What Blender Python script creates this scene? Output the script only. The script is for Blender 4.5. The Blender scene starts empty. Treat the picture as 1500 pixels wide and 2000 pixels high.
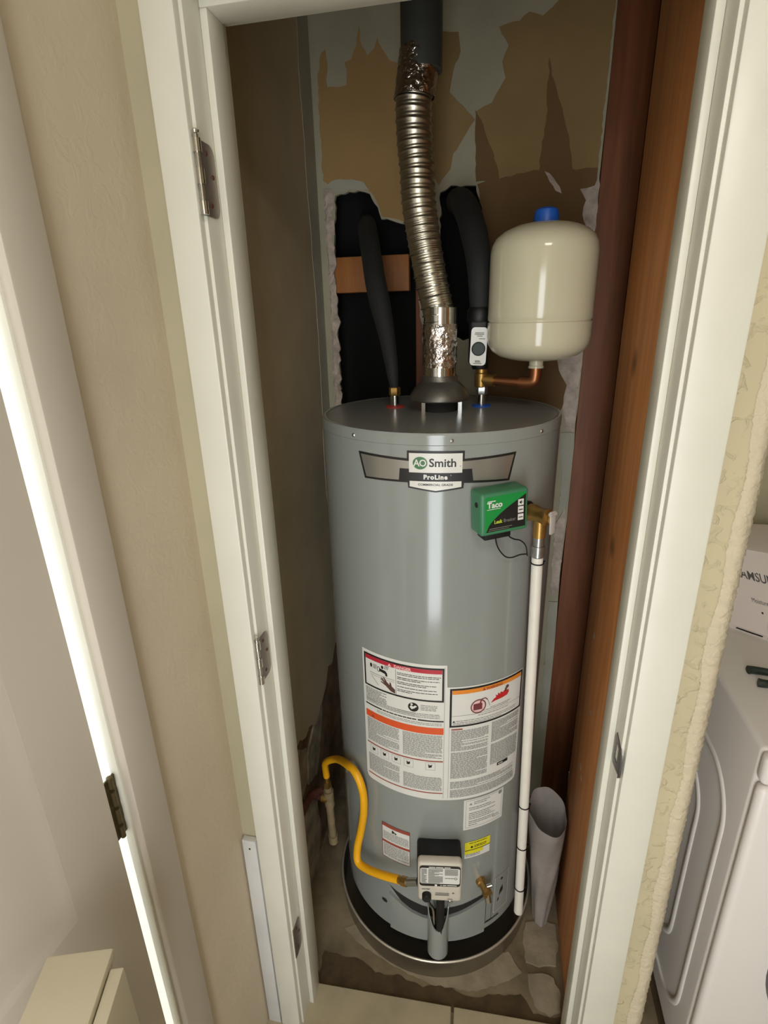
import bpy, bmesh, math, random
from mathutils import Matrix, Vector
from math import sin, cos, pi, radians, hypot, sqrt

random.seed(7)
S = bpy.context.scene
COL = S.collection

# ------------------------------------------------------------------ camera
cam = bpy.data.cameras.new('camera')
cam.sensor_fit = 'VERTICAL'
cam.sensor_height = 36.0
cam.lens = 1048.033 / 2000.0 * 36.0
cam.clip_start = 0.01
camo = bpy.data.objects.new('camera', cam)
COL.objects.link(camo)
camo.matrix_world = Matrix(((0.979258, -0.046198, 0.197280, 0.0),
                            (0.201215, 0.336047, -0.920101, -0.763397),
                            (-0.023789, 0.940712, 0.338372, 1.640679),
                            (0, 0, 0, 1)))
S.camera = camo

# ------------------------------------------------------------------ world and light
w = bpy.data.worlds.new('daylight')
S.world = w
w.use_nodes = True
bg = w.node_tree.nodes['Background']
bg.inputs[0].default_value = (0.86, 0.93, 1.0, 1)
bg.inputs[1].default_value = 3.0


def area(name, loc, rot, sx, sy, power, col):
    l = bpy.data.lights.new(name, 'AREA')
    l.shape = 'RECTANGLE'
    l.size, l.size_y = sx, sy
    l.energy = power
    l.color = col
    o = bpy.data.objects.new(name, l)
    COL.objects.link(o)
    o.location, o.rotation_euler = loc, rot
    return o


# daylight comes through the frosted pane of the glazed door across the hall (door_3 below)
DAYLIGHT = 5.8
# unseen ceiling light, added to brighten the hall
area('added_hall_light', (0.20, -1.05, 2.385), (0, 0, 0), 0.36, 0.36, 5.5, (1.0, 0.93, 0.82))

S.view_settings.view_transform = 'Standard'
S.view_settings.look = 'None'
S.view_settings.exposure = 0.35
S.view_settings.gamma = 1.0
S.view_settings.use_curve_mapping = False
S.cycles.max_bounces = 7


# ------------------------------------------------------------------ materials
def lin(c):
    return tuple(((v / 255) / 12.92 if v / 255 <= 0.04045 else ((v / 255 + 0.055) / 1.055) ** 2.4) for v in c)


def mat(name, rgb, rough=0.5, metal=0.0, var=0.0, vscale=8.0, bump=0.0, bscale=60.0, spec=0.5, coat=0.0, alpha=1.0,
        stretch=(1, 1, 1), var2=None, bdist=0.004):
    m = bpy.data.materials.new(name)
    m.use_nodes = True
    nt = m.node_tree
    p = nt.nodes['Principled BSDF']
    c = lin(rgb)
    p.inputs['Base Color'].default_value = (*c, 1)
    p.inputs['Roughness'].default_value = rough
    p.inputs['Metallic'].default_value = metal
    p.inputs['Specular IOR Level'].default_value = spec
    p.inputs['Coat Weight'].default_value = coat
    p.inputs['Alpha'].default_value = alpha
    if var or bump:
        tc = nt.nodes.new('ShaderNodeTexCoord')
        mp = nt.nodes.new('ShaderNodeMapping')
        mp.inputs['Scale'].default_value = stretch
        nt.links.new(tc.outputs['Object'], mp.inputs['Vector'])
    if var:
        n = nt.nodes.new('ShaderNodeTexNoise')
        n.inputs['Scale'].default_value = vscale
        n.inputs['Detail'].default_value = 6
        n.inputs['Roughness'].default_value = 0.6
        nt.links.new(mp.outputs[0], n.inputs['Vector'])
        r = nt.nodes.new('ShaderNodeValToRGB')
        c2 = lin(var2) if var2 else tuple(v * (1 - var) for v in c)
        r.color_ramp.elements[0].position = 0.36
        r.color_ramp.elements[1].position = 0.64
        r.color_ramp.elements[0].color = (*c2, 1)
        r.color_ramp.elements[1].color = (*c, 1)
        nt.links.new(n.outputs['Fac'], r.inputs['Fac'])
        nt.links.new(r.outputs['Color'], p.inputs['Base Color'])
    if bump:
        n2 = nt.nodes.new('ShaderNodeTexNoise')
        n2.inputs['Scale'].default_value = bscale
        n2.inputs['Detail'].default_value = 4
        nt.links.new(mp.outputs[0], n2.inputs['Vector'])
        b = nt.nodes.new('ShaderNodeBump')
        b.inputs['Strength'].default_value = bump
        b.inputs['Distance'].default_value = bdist
        nt.links.new(n2.outputs['Fac'], b.inputs['Height'])
        nt.links.new(b.outputs['Normal'], p.inputs['Normal'])
    return m


def knockdown(name, rgb, rough=0.75, scale=38.0, strength=0.6, lo=0.48, hi=0.60, dist=0.003):
    """painted wall with flattened splatter texture"""
    m = mat(name, rgb, rough, var=0.10, vscale=3.0)
    nt = m.node_tree
    p = nt.nodes['Principled BSDF']
    tc = nt.nodes.new('ShaderNodeTexCoord')
    n = nt.nodes.new('ShaderNodeTexNoise')
    n.inputs['Scale'].default_value = scale
    n.inputs['Detail'].default_value = 5
    n.inputs['Distortion'].default_value = 0.8
    nt.links.new(tc.outputs['Object'], n.inputs['Vector'])
    r = nt.nodes.new('ShaderNodeValToRGB')
    r.color_ramp.elements[0].position = lo
    r.color_ramp.elements[1].position = hi
    nt.links.new(n.outputs['Fac'], r.inputs['Fac'])
    b = nt.nodes.new('ShaderNodeBump')
    b.inputs['Strength'].default_value = strength
    b.inputs['Distance'].default_value = dist
    nt.links.new(r.outputs['Color'], b.inputs['Height'])
    nt.links.new(b.outputs['Normal'], p.inputs['Normal'])
    return m


def wood(name, a, b_, rough=0.6, scale=9.0):
    m = bpy.data.materials.new(name)
    m.use_nodes = True
    nt = m.node_tree
    p = nt.nodes['Principled BSDF']
    p.inputs['Roughness'].default_value = rough
    tc = nt.nodes.new('ShaderNodeTexCoord')
    mp = nt.nodes.new('ShaderNodeMapping')
    mp.inputs['Scale'].default_value = (4, 4, 0.35)
    nt.links.new(tc.outputs['Object'], mp.inputs['Vector'])
    n = nt.nodes.new('ShaderNodeTexNoise')
    n.inputs['Scale'].default_value = scale
    n.inputs['Detail'].default_value = 8
    n.inputs['Distortion'].default_value = 0.6
    nt.links.new(mp.outputs[0], n.inputs['Vector'])
    r = nt.nodes.new('ShaderNodeValToRGB')
    r.color_ramp.elements[0].position = 0.3
    r.color_ramp.elements[1].position = 0.7
    r.color_ramp.elements[0].color = (*lin(a), 1)
    r.color_ramp.elements[1].color = (*lin(b_), 1)
    nt.links.new(n.outputs['Fac'], r.inputs['Fac'])
    # knots
    v = nt.nodes.new('ShaderNodeTexVoronoi')
    v.inputs['Scale'].default_value = 5.0
    mp2 = nt.nodes.new('ShaderNodeMapping')
    mp2.inputs['Scale'].default_value = (1.0, 1.0, 0.8)
    nt.links.new(tc.outputs['Object'], mp2.inputs['Vector'])
    nt.links.new(mp2.outputs[0], v.inputs['Vector'])
    r2 = nt.nodes.new('ShaderNodeValToRGB')
    r2.color_ramp.elements[0].position = 0.03
    r2.color_ramp.elements[1].position = 0.13
    r2.color_ramp.elements[0].color = (0.25, 0.25, 0.25, 1)
    r2.color_ramp.elements[1].color = (1, 1, 1, 1)
    nt.links.new(v.outputs['Distance'], r2.inputs['Fac'])
    mx = nt.nodes.new('ShaderNodeMix')
    mx.data_type = 'RGBA'
    mx.blend_type = 'MULTIPLY'
    mx.inputs[0].default_value = 1.0
    nt.links.new(r.outputs['Color'], mx.inputs[6])
    nt.links.new(r2.outputs['Color'], mx.inputs[7])
    nt.links.new(mx.outputs[2], p.inputs['Base Color'])
    return m


M = {
    'hall_wall': knockdown('hall wall paint', (212, 197, 172), strength=0.10, scale=42),
    'stub_wall': knockdown('olive wall paint', (178, 169, 140), strength=0.08, scale=42),
    'right_wall': knockdown('textured olive paint', (200, 187, 152), strength=0.55, scale=46, lo=0.54, hi=0.66, dist=0.004),
    'right_bead': knockdown('rough corner bead', (210, 196, 168), strength=0.35, scale=85, lo=0.40, hi=0.66, dist=0.004),
    'trim': mat('white trim paint', (224, 221, 206), 0.35, var=0.06, vscale=5, bump=0.12, bscale=25),
    'trim2': mat('scuffed white board paint', (214, 212, 208), 0.45, var=0.10, vscale=9),
    'door': mat('white door paint', (200, 190, 175), 0.45, var=0.04, vscale=3),
    'closet_paper': mat('bare brown drywall paper', (188, 172, 140), 0.9, var=0.22, vscale=2.2),
    'mud': mat('grey joint compound', (172, 168, 150), 0.9, var=0.12, vscale=10, bump=0.3, bscale=30),
    'backpaper': mat('grey drywall face', (172, 165, 140), 0.9, var=0.14, vscale=5),
    'tan1': mat('tan torn paper', (164, 132, 84), 0.95, var=0.10, vscale=6),
    'tan2': mat('ochre torn paper', (150, 124, 80), 0.95, var=0.14, vscale=6),
    'tan3': mat('dark brown torn paper', (118, 90, 56), 0.95, var=0.12, vscale=6),
    'gypsum': mat('crumbled gypsum', (206, 188, 172), 0.95, var=0.35, vscale=40, bump=1.0, bscale=90),
    'cavity': mat('near black cavity shade', (14, 13, 12), 0.95),  # darkness of the wall cavity put into the colour
    'wood_light': wood('fir timber', (190, 122, 66), (216, 150, 92)),
    'wood_dark': wood('red brown shaded fir stud', (112, 64, 36), (142, 86, 52)),  # redder wood, also darkened to carry the shade of the unlit corner
    'wood_block': wood('blocking timber', (140, 84, 34), (176, 112, 52)),
    'oldboard': mat('old brown backing board', (136, 108, 76), 0.95, var=0.5, vscale=14, bump=0.5, bscale=30),
    'rubble': mat('broken grey plaster', (170, 156, 132), 0.95, var=0.5, vscale=22, bump=0.8, bscale=40),
    'steel_grey': mat('grey enamel jacket', (146, 150, 145), 0.13, spec=0.7),
    'top_grey': mat('grey enamel top', (128, 130, 128), 0.28),
    'dark_metal': mat('dark metal', (34, 32, 32), 0.5, metal=0.3),
    'black': mat('black plastic', (16, 16, 17), 0.5),
    'black_foam': mat('black foam insulation', (34, 35, 34), 0.75, bump=0.2, bscale=80),
    'black_print': mat('black ink', (28, 25, 24), 0.45),
    'grey_print': mat('grey fine print ink', (138, 136, 130), 0.6),
    'silver_print': mat('brushed silver foil', (176, 172, 164), 0.32, metal=0.75),
    'white_label': mat('white label film', (226, 224, 216), 0.32),
    'red_print': mat('red ink', (186, 40, 58), 0.4),
    'orange_print': mat('orange red ink', (222, 88, 40), 0.4),
    'amber_print': mat('amber ink', (232, 142, 50), 0.4),
    'rust_print': mat('rust ink', (158, 74, 58), 0.4),
    'maroon_print': mat('maroon ink', (120, 58, 62), 0.4),
    'pink_print': mat('pink ink', (236, 196, 192), 0.4),
    'flame_print': mat('flame red ink', (196, 38, 40), 0.4),
    'skin_print': mat('brown ink', (92, 62, 54), 0.4),
    'green_print': mat('logo green ink', (66, 116, 70), 0.4),
    'yellow_label': mat('yellow label film', (228, 216, 40), 0.4),
    'pale_print': mat('pale pink lettering', (238, 190, 186), 0.5),
    'lime_print': mat('lime ink', (190, 206, 70), 0.4),
    'green_case': mat('green plastic case', (66, 128, 92), 0.42),
    'green_face': mat('green face film', (24, 142, 62), 0.3),
    'hood': mat('dull galvanised hood', (118, 116, 110), 0.42, metal=0.8),
    'foil': mat('crinkled foil tape', (212, 204, 198), 0.18, metal=1.0, bump=0.9, bscale=38, bdist=0.012),
    'alu': mat('aluminium duct', (196, 190, 172), 0.34, metal=1.0),
    'chrome': mat('chrome', (214, 214, 210), 0.15, metal=1.0),
    'zinc': mat('galvanised steel', (176, 178, 176), 0.3, metal=0.9),
    'lever': mat('bright plated lever', (226, 224, 220), 0.3, metal=0.45),
    'upper_flue': mat('dark single wall flue', (82, 84, 78), 0.45, metal=0.5),
    'brass': mat('brass', (176, 140, 78), 0.35, metal=0.85),
    'copper': mat('copper', (168, 112, 76), 0.36, metal=0.9),
    'tank_white': mat('almond enamel', (206, 200, 172), 0.12, spec=0.6),
    'blue_cap': mat('blue plastic', (30, 92, 186), 0.4),
    'red_plastic': mat('red plastic', (176, 60, 52), 0.5),
    'pvc': mat('white pvc', (236, 230, 218), 0.35, var=0.05, vscale=20),
    'hose': mat('yellow coated hose', (246, 178, 20), 0.4),
    'gas_pipe': mat('grimy gas pipe', (158, 138, 104), 0.6, var=0.3, vscale=40),
    'iron': mat('rusty iron pipe', (96, 52, 44), 0.7, var=0.3, vscale=30),
    'valve_face': mat('warm grey plastic', (206, 198, 182), 0.42),
    'concrete': mat('stained concrete', (150, 134, 106), 0.9, var=0.6, vscale=6.5, bump=0.5, bscale=26, var2=(104, 90, 66)),
    'mortar': mat('mortar patch', (164, 150, 124), 0.9, var=0.3, vscale=16, bump=0.5, bscale=40),
    'bed': mat('dark tile bed', (92, 74, 48), 0.95, var=0.4, vscale=20),
    'tile': mat('beige tile', (182, 168, 138), 0.5, var=0.16, vscale=9, bump=0.15, bscale=30),
    'pan': mat('galvanised pan', (150, 142, 126), 0.30, metal=0.85),
    'pan_rim': mat('bright rolled rim', (226, 218, 200), 0.34, metal=0.7),
    'ceiling': mat('ceiling paint', (222, 218, 206), 0.9),
    'hinge_brass': mat('worn nickel hinge', (150, 138, 128), 0.34, metal=0.85),
    'hinge_dark': mat('dark bronze hinge', (96, 84, 56), 0.4, metal=0.6),
    'strike': mat('worn steel strike', (98, 92, 90), 0.38, metal=0.85),
    'appliance': mat('white appliance enamel', (232, 226, 220), 0.3),
    'appliance2': mat('white console plastic', (232, 220, 212), 0.4),
    'console_grey': mat('grey console print', (90, 88, 88), 0.5),
    'slot': mat('dark slot', (28, 24, 22), 0.8),
    'grip': mat('dark green rubber', (36, 48, 40), 0.5),
    'plastic_sheet': mat('cloudy grey plastic sheet', (164, 156, 148), 0.22, alpha=0.92, var=0.25, vscale=9, bump=0.5, bscale=12),
    'cream': mat('cream painted wood', (214, 204, 178), 0.5, var=0.06, vscale=8),
    'lamp_glass': mat('lamp glass', (245, 240, 225), 0.4),
}


M['frosted'] = mat('daylit frosted glass', (235, 240, 245), 0.3)
_p = M['frosted'].node_tree.nodes['Principled BSDF']
_p.inputs['Emission Color'].default_value = (0.90, 0.95, 1.0, 1)
_p.inputs['Emission Strength'].default_value = DAYLIGHT


# ------------------------------------------------------------------ mesh helpers
def finish(name, bm, material, parent=None, smooth=True, angle=38, mats=None):
    bmesh.ops.remove_doubles(bm, verts=bm.verts, dist=1e-6)
    bmesh.ops.recalc_face_normals(bm, faces=bm.faces)
    me = bpy.data.meshes.new(name)
    bm.to_mesh(me)
    bm.free()
    for k in (mats or [material]):
        me.materials.append(M[k])
    if smooth:
        me.shade_smooth()
        me.set_sharp_from_angle(angle=radians(angle))
    o = bpy.data.objects.new(name, me)
    COL.objects.link(o)
    if parent is not None:
        o.parent = parent
        o.matrix_parent_inverse = Matrix.Identity(4)
        o.matrix_basis = world_inv(parent)
    return o


def world_inv(p):
    m = p.matrix_basis.copy()
    while p.parent is not None:
        p = p.parent
        m = p.matrix_basis @ m
    return m.inverted()


def thing(name, label, cat, loc=(0, 0, 0), kind=None, group=None):
    o = bpy.data.objects.new(name, None)
    o.empty_display_size = 0.05
    COL.objects.link(o)
    o.location = loc
    bpy.context.view_layer.update()
    return tag(o, label, cat, kind, group)


def tag(o, label=None, cat=None, kind=None, group=None):
    if label:
        o['label'] = label
    if cat:
        o['category'] = cat
    if kind:
        o['kind'] = kind
    if group:
        o['group'] = group
    return o


def box(bm, x0, x1, y0, y1, z0, z1, bev=0.0, seg=2, mx=None):
    t = bmesh.new()
    vs = [t.verts.new(p) for p in ((x0, y0, z0), (x1, y0, z0), (x1, y1, z0), (x0, y1, z0),
                                   (x0, y0, z1), (x1, y0, z1), (x1, y1, z1), (x0, y1, z1))]
    for f in ((0, 3, 2, 1), (4, 5, 6, 7), (0, 1, 5, 4), (1, 2, 6, 5), (2, 3, 7, 6), (3, 0, 4, 7)):
        t.faces.new([vs[i] for i in f])
    if bev:
        bmesh.ops.bevel(t, geom=t.edges[:], offset=bev, segments=seg, affect='EDGES', profile=0.5)
    join(bm, t, mx)
    return bm


def join(bm, t, mx=None, mi=None):
    if mx is not None:
        bmesh.ops.transform(t, matrix=mx, verts=t.verts)
    me = bpy.data.meshes.new('tmp')
    t.to_mesh(me)
    t.free()
    n0 = len(bm.faces)
    bm.from_mesh(me)
    if mi is not None:
        bm.faces.ensure_lookup_table()
        for f in bm.faces[n0:]:
            f.material_index = mi
    bpy.data.meshes.remove(me)


def lathe(bm, prof, centre=(0, 0, 0), n=48, mx=None, cap=True):
    """prof: list of (radius, z) revolved about local z"""
    t = bmesh.new()
    rings = []
    for r, z in prof:
        if r < 1e-6:
            rings.append([t.verts.new((0, 0, z))])
        else:
            rings.append([t.verts.new((r * cos(2 * pi * k / n), r * sin(2 * pi * k / n), z)) for k in range(n)])
    for a, b in zip(rings[:-1], rings[1:]):
        for k in range(n):
            j = (k + 1) % n
            if len(a) == 1 and len(b) == 1:
                continue
            if len(a) == 1:
                t.faces.new((a[0], b[k], b[j]))
            elif len(b) == 1:
                t.faces.new((a[k], a[j], b[0]))
            else:
                t.faces.new((a[k], a[j], b[j], b[k]))
    if cap:
        for r_ in (rings[0], rings[-1]):
            if len(r_) > 2:
                try:
                    t.faces.new(r_)
                except ValueError:
                    pass
    T = Matrix.Translation(centre)
    join(bm, t, T if mx is None else mx @ T)
    return bm


def spline(pts, n=12):
    """Catmull-Rom through the points"""
    P = [Vector(p) for p in pts]
    P = [2 * P[0] - P[1]] + P + [2 * P[-1] - P[-2]]
    out = []
    for i in range(1, len(P) - 2):
        a, b, c, d = P[i - 1:i + 3]
        for k in range(n):
            t = k / n
            out.append(0.5 * ((2 * b) + (c - a) * t + (2 * a - 5 * b + 4 * c - d) * t * t + (3 * b - a - 3 * c + d) * t ** 3))
    out.append(P[-2])
    return out


def tube(bm, pts, r, n=14, closed=False, rfun=None, cap=True):
    P = [Vector(p) for p in pts]
    N = len(P)
    T = []
    for i in range(N):
        if closed:
            a, b = P[(i - 1) % N], P[(i + 1) % N]
        else:
            a, b = P[max(i - 1, 0)], P[min(i + 1, N - 1)]
        T.append((b - a).normalized())
    up = Vector((0, 0, 1)) if abs(T[0].z) < 0.9 else Vector((1, 0, 0))
    u = (up - T[0] * up.dot(T[0])).normalized()
    t = bmesh.new()
    rings = []
    for i in range(N):
        u = (u - T[i] * u.dot(T[i])).normalized()
        v = T[i].cross(u)
        ring = []
        for k in range(n):
            a = 2 * pi * k / n
            rr = rfun(i / (N - 1), a) if rfun else (r[i] if isinstance(r, (list, tuple)) else r)
            ring.append(t.verts.new(P[i] + (u * cos(a) + v * sin(a)) * rr))
        rings.append(ring)
    m = N if closed else N - 1
    for i in range(m):
        a, b = rings[i], rings[(i + 1) % N]
        for k in range(n):
            j = (k + 1) % n
            t.faces.new((a[k], a[j], b[j], b[k]))
    if cap and not closed:
        t.faces.new(rings[0])
        t.faces.new(rings[-1][::-1])
    join(bm, t)
    return bm


def fill2d(loops):
    """triangulated face from closed loops of (a, b); the first is the outline, the rest are holes"""
    t = bmesh.new()
    es = []
    for L in loops:
        vs = [t.verts.new((a, 0, b)) for a, b in L]
        es += [t.edges.new((vs[i], vs[(i + 1) % len(vs)])) for i in range(len(vs))]
    bmesh.ops.triangle_fill(t, edges=es, use_beauty=True, use_dissolve=False)
    return t


def slab(bm, loops, y, th, fn=None, mx=None):
    """outline (x,z) as a plate with its front at y and thickness th towards +y"""
    t = fill2d(loops)
    r = bmesh.ops.extrude_face_region(t, geom=t.faces[:])
    vs = [e for e in r['geom'] if isinstance(e, bmesh.types.BMVert)]
    bmesh.ops.translate(t, vec=(0, th, 0), verts=vs)
    bmesh.ops.translate(t, vec=(0, y, 0), verts=t.verts)
    if fn:
        for v in t.verts:
            v.co = fn(v.co)
    join(bm, t, mx)
    return bm


def ragged(loop, amp=0.004, step=0.012, keep=()):
    out = []
    n = len(loop)
    for i in range(n):
        a, b = loop[i], loop[(i + 1) % n]
        d = hypot(b[0] - a[0], b[1] - a[1])
        k = max(1, int(d / step))
        smooth_edge = i in keep
        if smooth_edge:
            out.append(a)
            continue
        for j in range(k):
            f = j / k
            nx, nz = -(b[1] - a[1]) / d, (b[0] - a[0]) / d
            q = random.uniform(-amp, amp) if j else 0
            out.append((a[0] + (b[0] - a[0]) * f + nx * q, a[1] + (b[1] - a[1]) * f + nz * q))
    return out


# ================================================================== SETTING
HX, HY, R = -0.126, 0.4395, 0.2604      # heater axis and jacket radius
XL, XR = -0.399, 0.226                  # clear opening of the closet door frame
CL, CB = -0.492, 0.79                   # closet left wall, closet back wall
TOP = 2.44

# ---- floors
bm = bmesh.new()
box(bm, -0.62, 0.46, -0.02, 1.0, -0.08, -0.010)
o = finish('floor_closet', bm, 'concrete', smooth=False)
tag(o, 'bare stained concrete slab on the closet floor under the pan', 'floor', 'structure')
for L, dz in (([(0.150, 0.345), (0.19, 0.362), (0.231, 0.355), (0.236, 0.300), (0.224, 0.246), (0.180, 0.236), (0.146, 0.242), (0.139, 0.29)], 0.006),
              ([(0.150, 0.214), (0.185, 0.222), (0.216, 0.216), (0.231, 0.180), (0.226, 0.142), (0.20, 0.128), (0.163, 0.146), (0.151, 0.18)], 0.005),
              ([(-0.36, 0.235), (-0.30, 0.20), (-0.20, 0.165), (-0.10, 0.142), (0.02, 0.15), (0.10, 0.19), (0.135, 0.215), (0.10, 0.26), (-0.05, 0.2), (-0.3, 0.27)], 0.003)):
    bm = bmesh.new()
    slab(bm, [ragged(L, 0.003, 0.012)], 0, dz, mx=Matrix(((1, 0, 0, 0), (0, 0, 1, 0), (0, 1, 0, -0.011), (0, 0, 0, 1))))
    finish('mortar_patch', bm, 'mortar', o, smooth=False)

bm = bmesh.new()
L = [(-0.40, 0.085), (0.24, 0.105), (0.235, 0.135), (0.16, 0.128), (0.13, 0.165), (0.06, 0.150), (0.0, 0.135), (-0.06, 0.148), (-0.12, 0.132), (-0.19, 0.150), (-0.25, 0.142), (-0.30, 0.165), (-0.40, 0.168)]
slab(bm, [ragged(L, 0.004, 0.012)], 0, 0.0008, mx=Matrix(((1, 0, 0, 0), (0, 0, 1, 0), (0, 1, 0, -0.0100), (0, 0, 0, 1))))
finish('dark_stain', bm, 'bed', o, smooth=False)

bm = bmesh.new()
box(bm, -1.7, 1.45, -1.56, 0.085, -0.08, -0.012)
box(bm, 0.34, 1.45, 0.085, 0.95, -0.08, -0.012)
fl = finish('floor', bm, 'bed', smooth=False)
tag(fl, 'beige tiled hall floor in front of the closet', 'floor', 'structure')
tiles = {}
ts, gp = 0.405, 0.007
rot = Matrix.Rotation(radians(2.4), 4, 'Z')
for i in range(-2, 3):
    for j in range(0, 4):
        x0, y1 = -0.036 + i * ts, 0.106 - j * ts
        if x0 < -0.87 or x0 > 1.0:
            continue
        a, b = x0 + gp / 2, x0 + ts - gp / 2
        key = 'tile'
        if key not in tiles:
            bm = bmesh.new()
            box(bm, gp / 2, ts - gp / 2, -ts + gp / 2, -gp / 2, -0.012, 0.0, 0.002, 1)
            t = finish('tile', bm, 'tile', fl, smooth=False)
            tiles[key] = t
        else:
            t = tiles[key].copy()
            COL.objects.link(t)
            t.parent = fl
        t.matrix_basis = rot @ Matrix.Translation((x0, y1, random.uniform(-0.0008, 0.0006)))

# ---- ceiling and far ends of the hall
bm = bmesh.new()
box(bm, -1.7, 1.45, -1.56, 0.0, TOP, TOP + 0.05)
box(bm, -0.62, 1.45, 0.0, 1.0, TOP, TOP + 0.05)
tag(finish('ceiling', bm, 'ceiling', smooth=False), 'flat off white ceiling over hall and closet', 'ceiling', 'structure')
bm = bmesh.new()
for b_ in ((-0.49, -0.24, 0, TOP), (0.24, 1.40, 0, TOP), (-0.24, 0.24, 2.06, TOP)):
    box(bm, b_[0], b_[1], -1.56, -1.50, b_[2], b_[3])
tag(finish('wall_back', bm, 'hall_wall', smooth=False), 'beige hall wall behind the viewer with glazed door opening', 'wall', 'structure')
bm = bmesh.new()
box(bm, 1.40, 1.45, -1.50, 0.95, 0, TOP)
box(bm, 0.343, 1.40, 0.80, 0.86, 0, TOP)
tag(finish('wall_laundry', bm, 'stub_wall', smooth=False), 'olive painted wall behind the white dryer', 'wall', 'structure')
d3 = thing('door_3', 'glazed door at the end of the hall behind the viewer', 'door', (-0.02, -1.5, 0), 'structure')
for nm, b_ in (('stile', (-0.24, -0.20, 0, 2.06)), ('stile', (0.20, 0.24, 0, 2.06)), ('rail', (-0.20, 0.20, 2.02, 2.06)), ('rail', (-0.20, 0.20, 0.0, 0.04))):
    bm = bmesh.new()
    box(bm, b_[0], b_[1], -1.54, -1.50, b_[2], b_[3])
    finish(nm, bm, 'trim', d3, smooth=False)
bm = bmesh.new()
box(bm, -0.20, 0.20, -1.524, -1.518, 0.04, 2.02)
finish('pane', bm, 'frosted', d3, smooth=False)
lamp = thing('added_ceiling_lamp', 'added unseen square ceiling lamp that brightens the hall', 'lamp', (0.20, -1.05, TOP))  # unseen housing for the added hall light
bm = bmesh.new()
box(bm, 0.0, 0.40, -1.25, -0.85, 2.395, TOP, 0.008)
finish('housing', bm, 'trim', lamp)

# ---- hall wall on the left, with the second door in it
CASE2, GAPR, GAPL = -0.211, -0.272, -0.297
WX = -0.49
bm = bmesh.new()
box(bm, WX - 0.115, WX, -0.235, 0.0, 0, TOP)
box(bm, WX - 0.115, WX, -1.13, -0.235, 2.06, TOP)
box(bm, WX - 0.115, WX, -1.56, -1.13, 0, TOP)
tag(finish('wall_left', bm, 'hall_wall', smooth=False), 'beige textured hall wall left of the closet door', 'wall', 'structure')

d2 = thing('door_2', 'white panel door ajar in the left wall with daylight in its hinge gap', 'door', (WX, -0.3, 0), 'structure')
bm = bmesh.new()
box(bm, WX - 0.001, WX + 0.014, -0.272, CASE2, 0, 2.12, 0.003)
finish('casing', bm, 'door', d2)
bm = bmesh.new()
box(bm, WX - 0.001, WX + 0.014, -1.16, -0.272, 2.06, 2.12, 0.003)
finish('casing', bm, 'door', d2)
bm = bmesh.new()
box(bm, WX - 0.0145, WX - 0.0005, -0.2745, -0.250, 0, 2.06, 0.001)      # thin front lip of the rebated jamb
box(bm, WX - 0.115, WX - 0.012, -0.252, -0.235, 0, 2.06)
finish('jamb', bm, 'trim', d2)
bm = bmesh.new()
box(bm, WX - 0.115, WX - 0.0005, -1.13, -1.11, 0, 2.06)
finish('jamb', bm, 'trim', d2)
# door leaf turned a little away from the hall about its hinge
leaf_m = Matrix.Translation((WX - 0.006, GAPL, 0)) @ Matrix.Rotation(radians(-4.0), 4, 'Z')


def leaf_box(bm, y0, y1, z0, z1, x0, x1, bev=0.0):
    box(bm, x0, x1, y0, y1, z0, z1, bev, 2, leaf_m)


bm = bmesh.new()
leaf_box(bm, -0.80, 0.0, 0.01, 2.04, -0.036, -0.006, 0.002)
leaf = finish('leaf', bm, 'door', d2)
# raised stiles, rails and moulding of the leaf
for nm, y0, y1, z0, z1 in (('stile', -0.083, 0.0, 0.012, 2.038), ('stile', -0.80, -0.70, 0.012, 2.038), ('rail', -0.70, -0.083, 0.012, 0.26),
                           ('rail', -0.70, -0.083, 0.80, 0.915), ('rail', -0.70, -0.083, 1.93, 2.038)):
    bm = bmesh.new()
    leaf_box(bm, y0, y1, z0, z1, -0.007, 0.0, 0.0)
    finish(nm, bm, 'door', leaf)
for z0, z1 in ((0.26, 0.80), (0.915, 1.93)):
    t = bmesh.new()
    rings = []
    for ins, dx in ((0.0, -0.0001), (0.005, -0.0006), (0.012, -0.0018), (0.018, -0.0022), (0.036, -0.0020), (0.060, -0.0008), (0.066, -0.0006)):
        rings.append([t.verts.new((dx, y, z)) for y, z in ((-0.70 + ins, z0 + ins), (-0.083 - ins, z0 + ins), (-0.083 - ins, z1 - ins), (-0.70 + ins, z1 - ins))])
    for a, b in zip(rings[:-1], rings[1:]):
        for k in range(4):
            t.faces.new((a[k], a[(k + 1) % 4], b[(k + 1) % 4], b[k]))
    t.faces.new(rings[-1])
    bm = bmesh.new()
    join(bm, t, leaf_m)
    finish('raised_panel', bm, 'door', leaf, angle=50)
# hinge bridging the gap
hz0, hz1 = 0.95, 1.055
bm = bmesh.new()
box(bm, WX - 0.012, WX - 0.009, GAPL - 0.001, -0.2740, hz0, hz1, 0.0005, 1)
hg = finish('hinge', bm, 'hinge_dark', d2)
tag(hg, 'dark bronze hinge crossing the bright gap')
for a, b in ((0.0, 0.2), (0.26, 0.50), (0.56, 0.80), (0.86, 1.0)):
    bm = bmesh.new()
    lathe(bm, [(0.0035, hz0 + (hz1 - hz0) * a), (0.0035, hz0 + (hz1 - hz0) * b)], (WX - 0.007, -0.2855, 0), 14)
    finish('knuckle', bm, 'hinge_dark', hg)
bm = bmesh.new()
lathe(bm, [(0.0, hz1 + 0.006), (0.004, hz1 + 0.004), (0.0045, hz1), (0.003, hz1)], (WX - 0.007, -0.2855, 0), 14)
finish('pin', bm, 'hinge_dark', hg)

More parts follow.
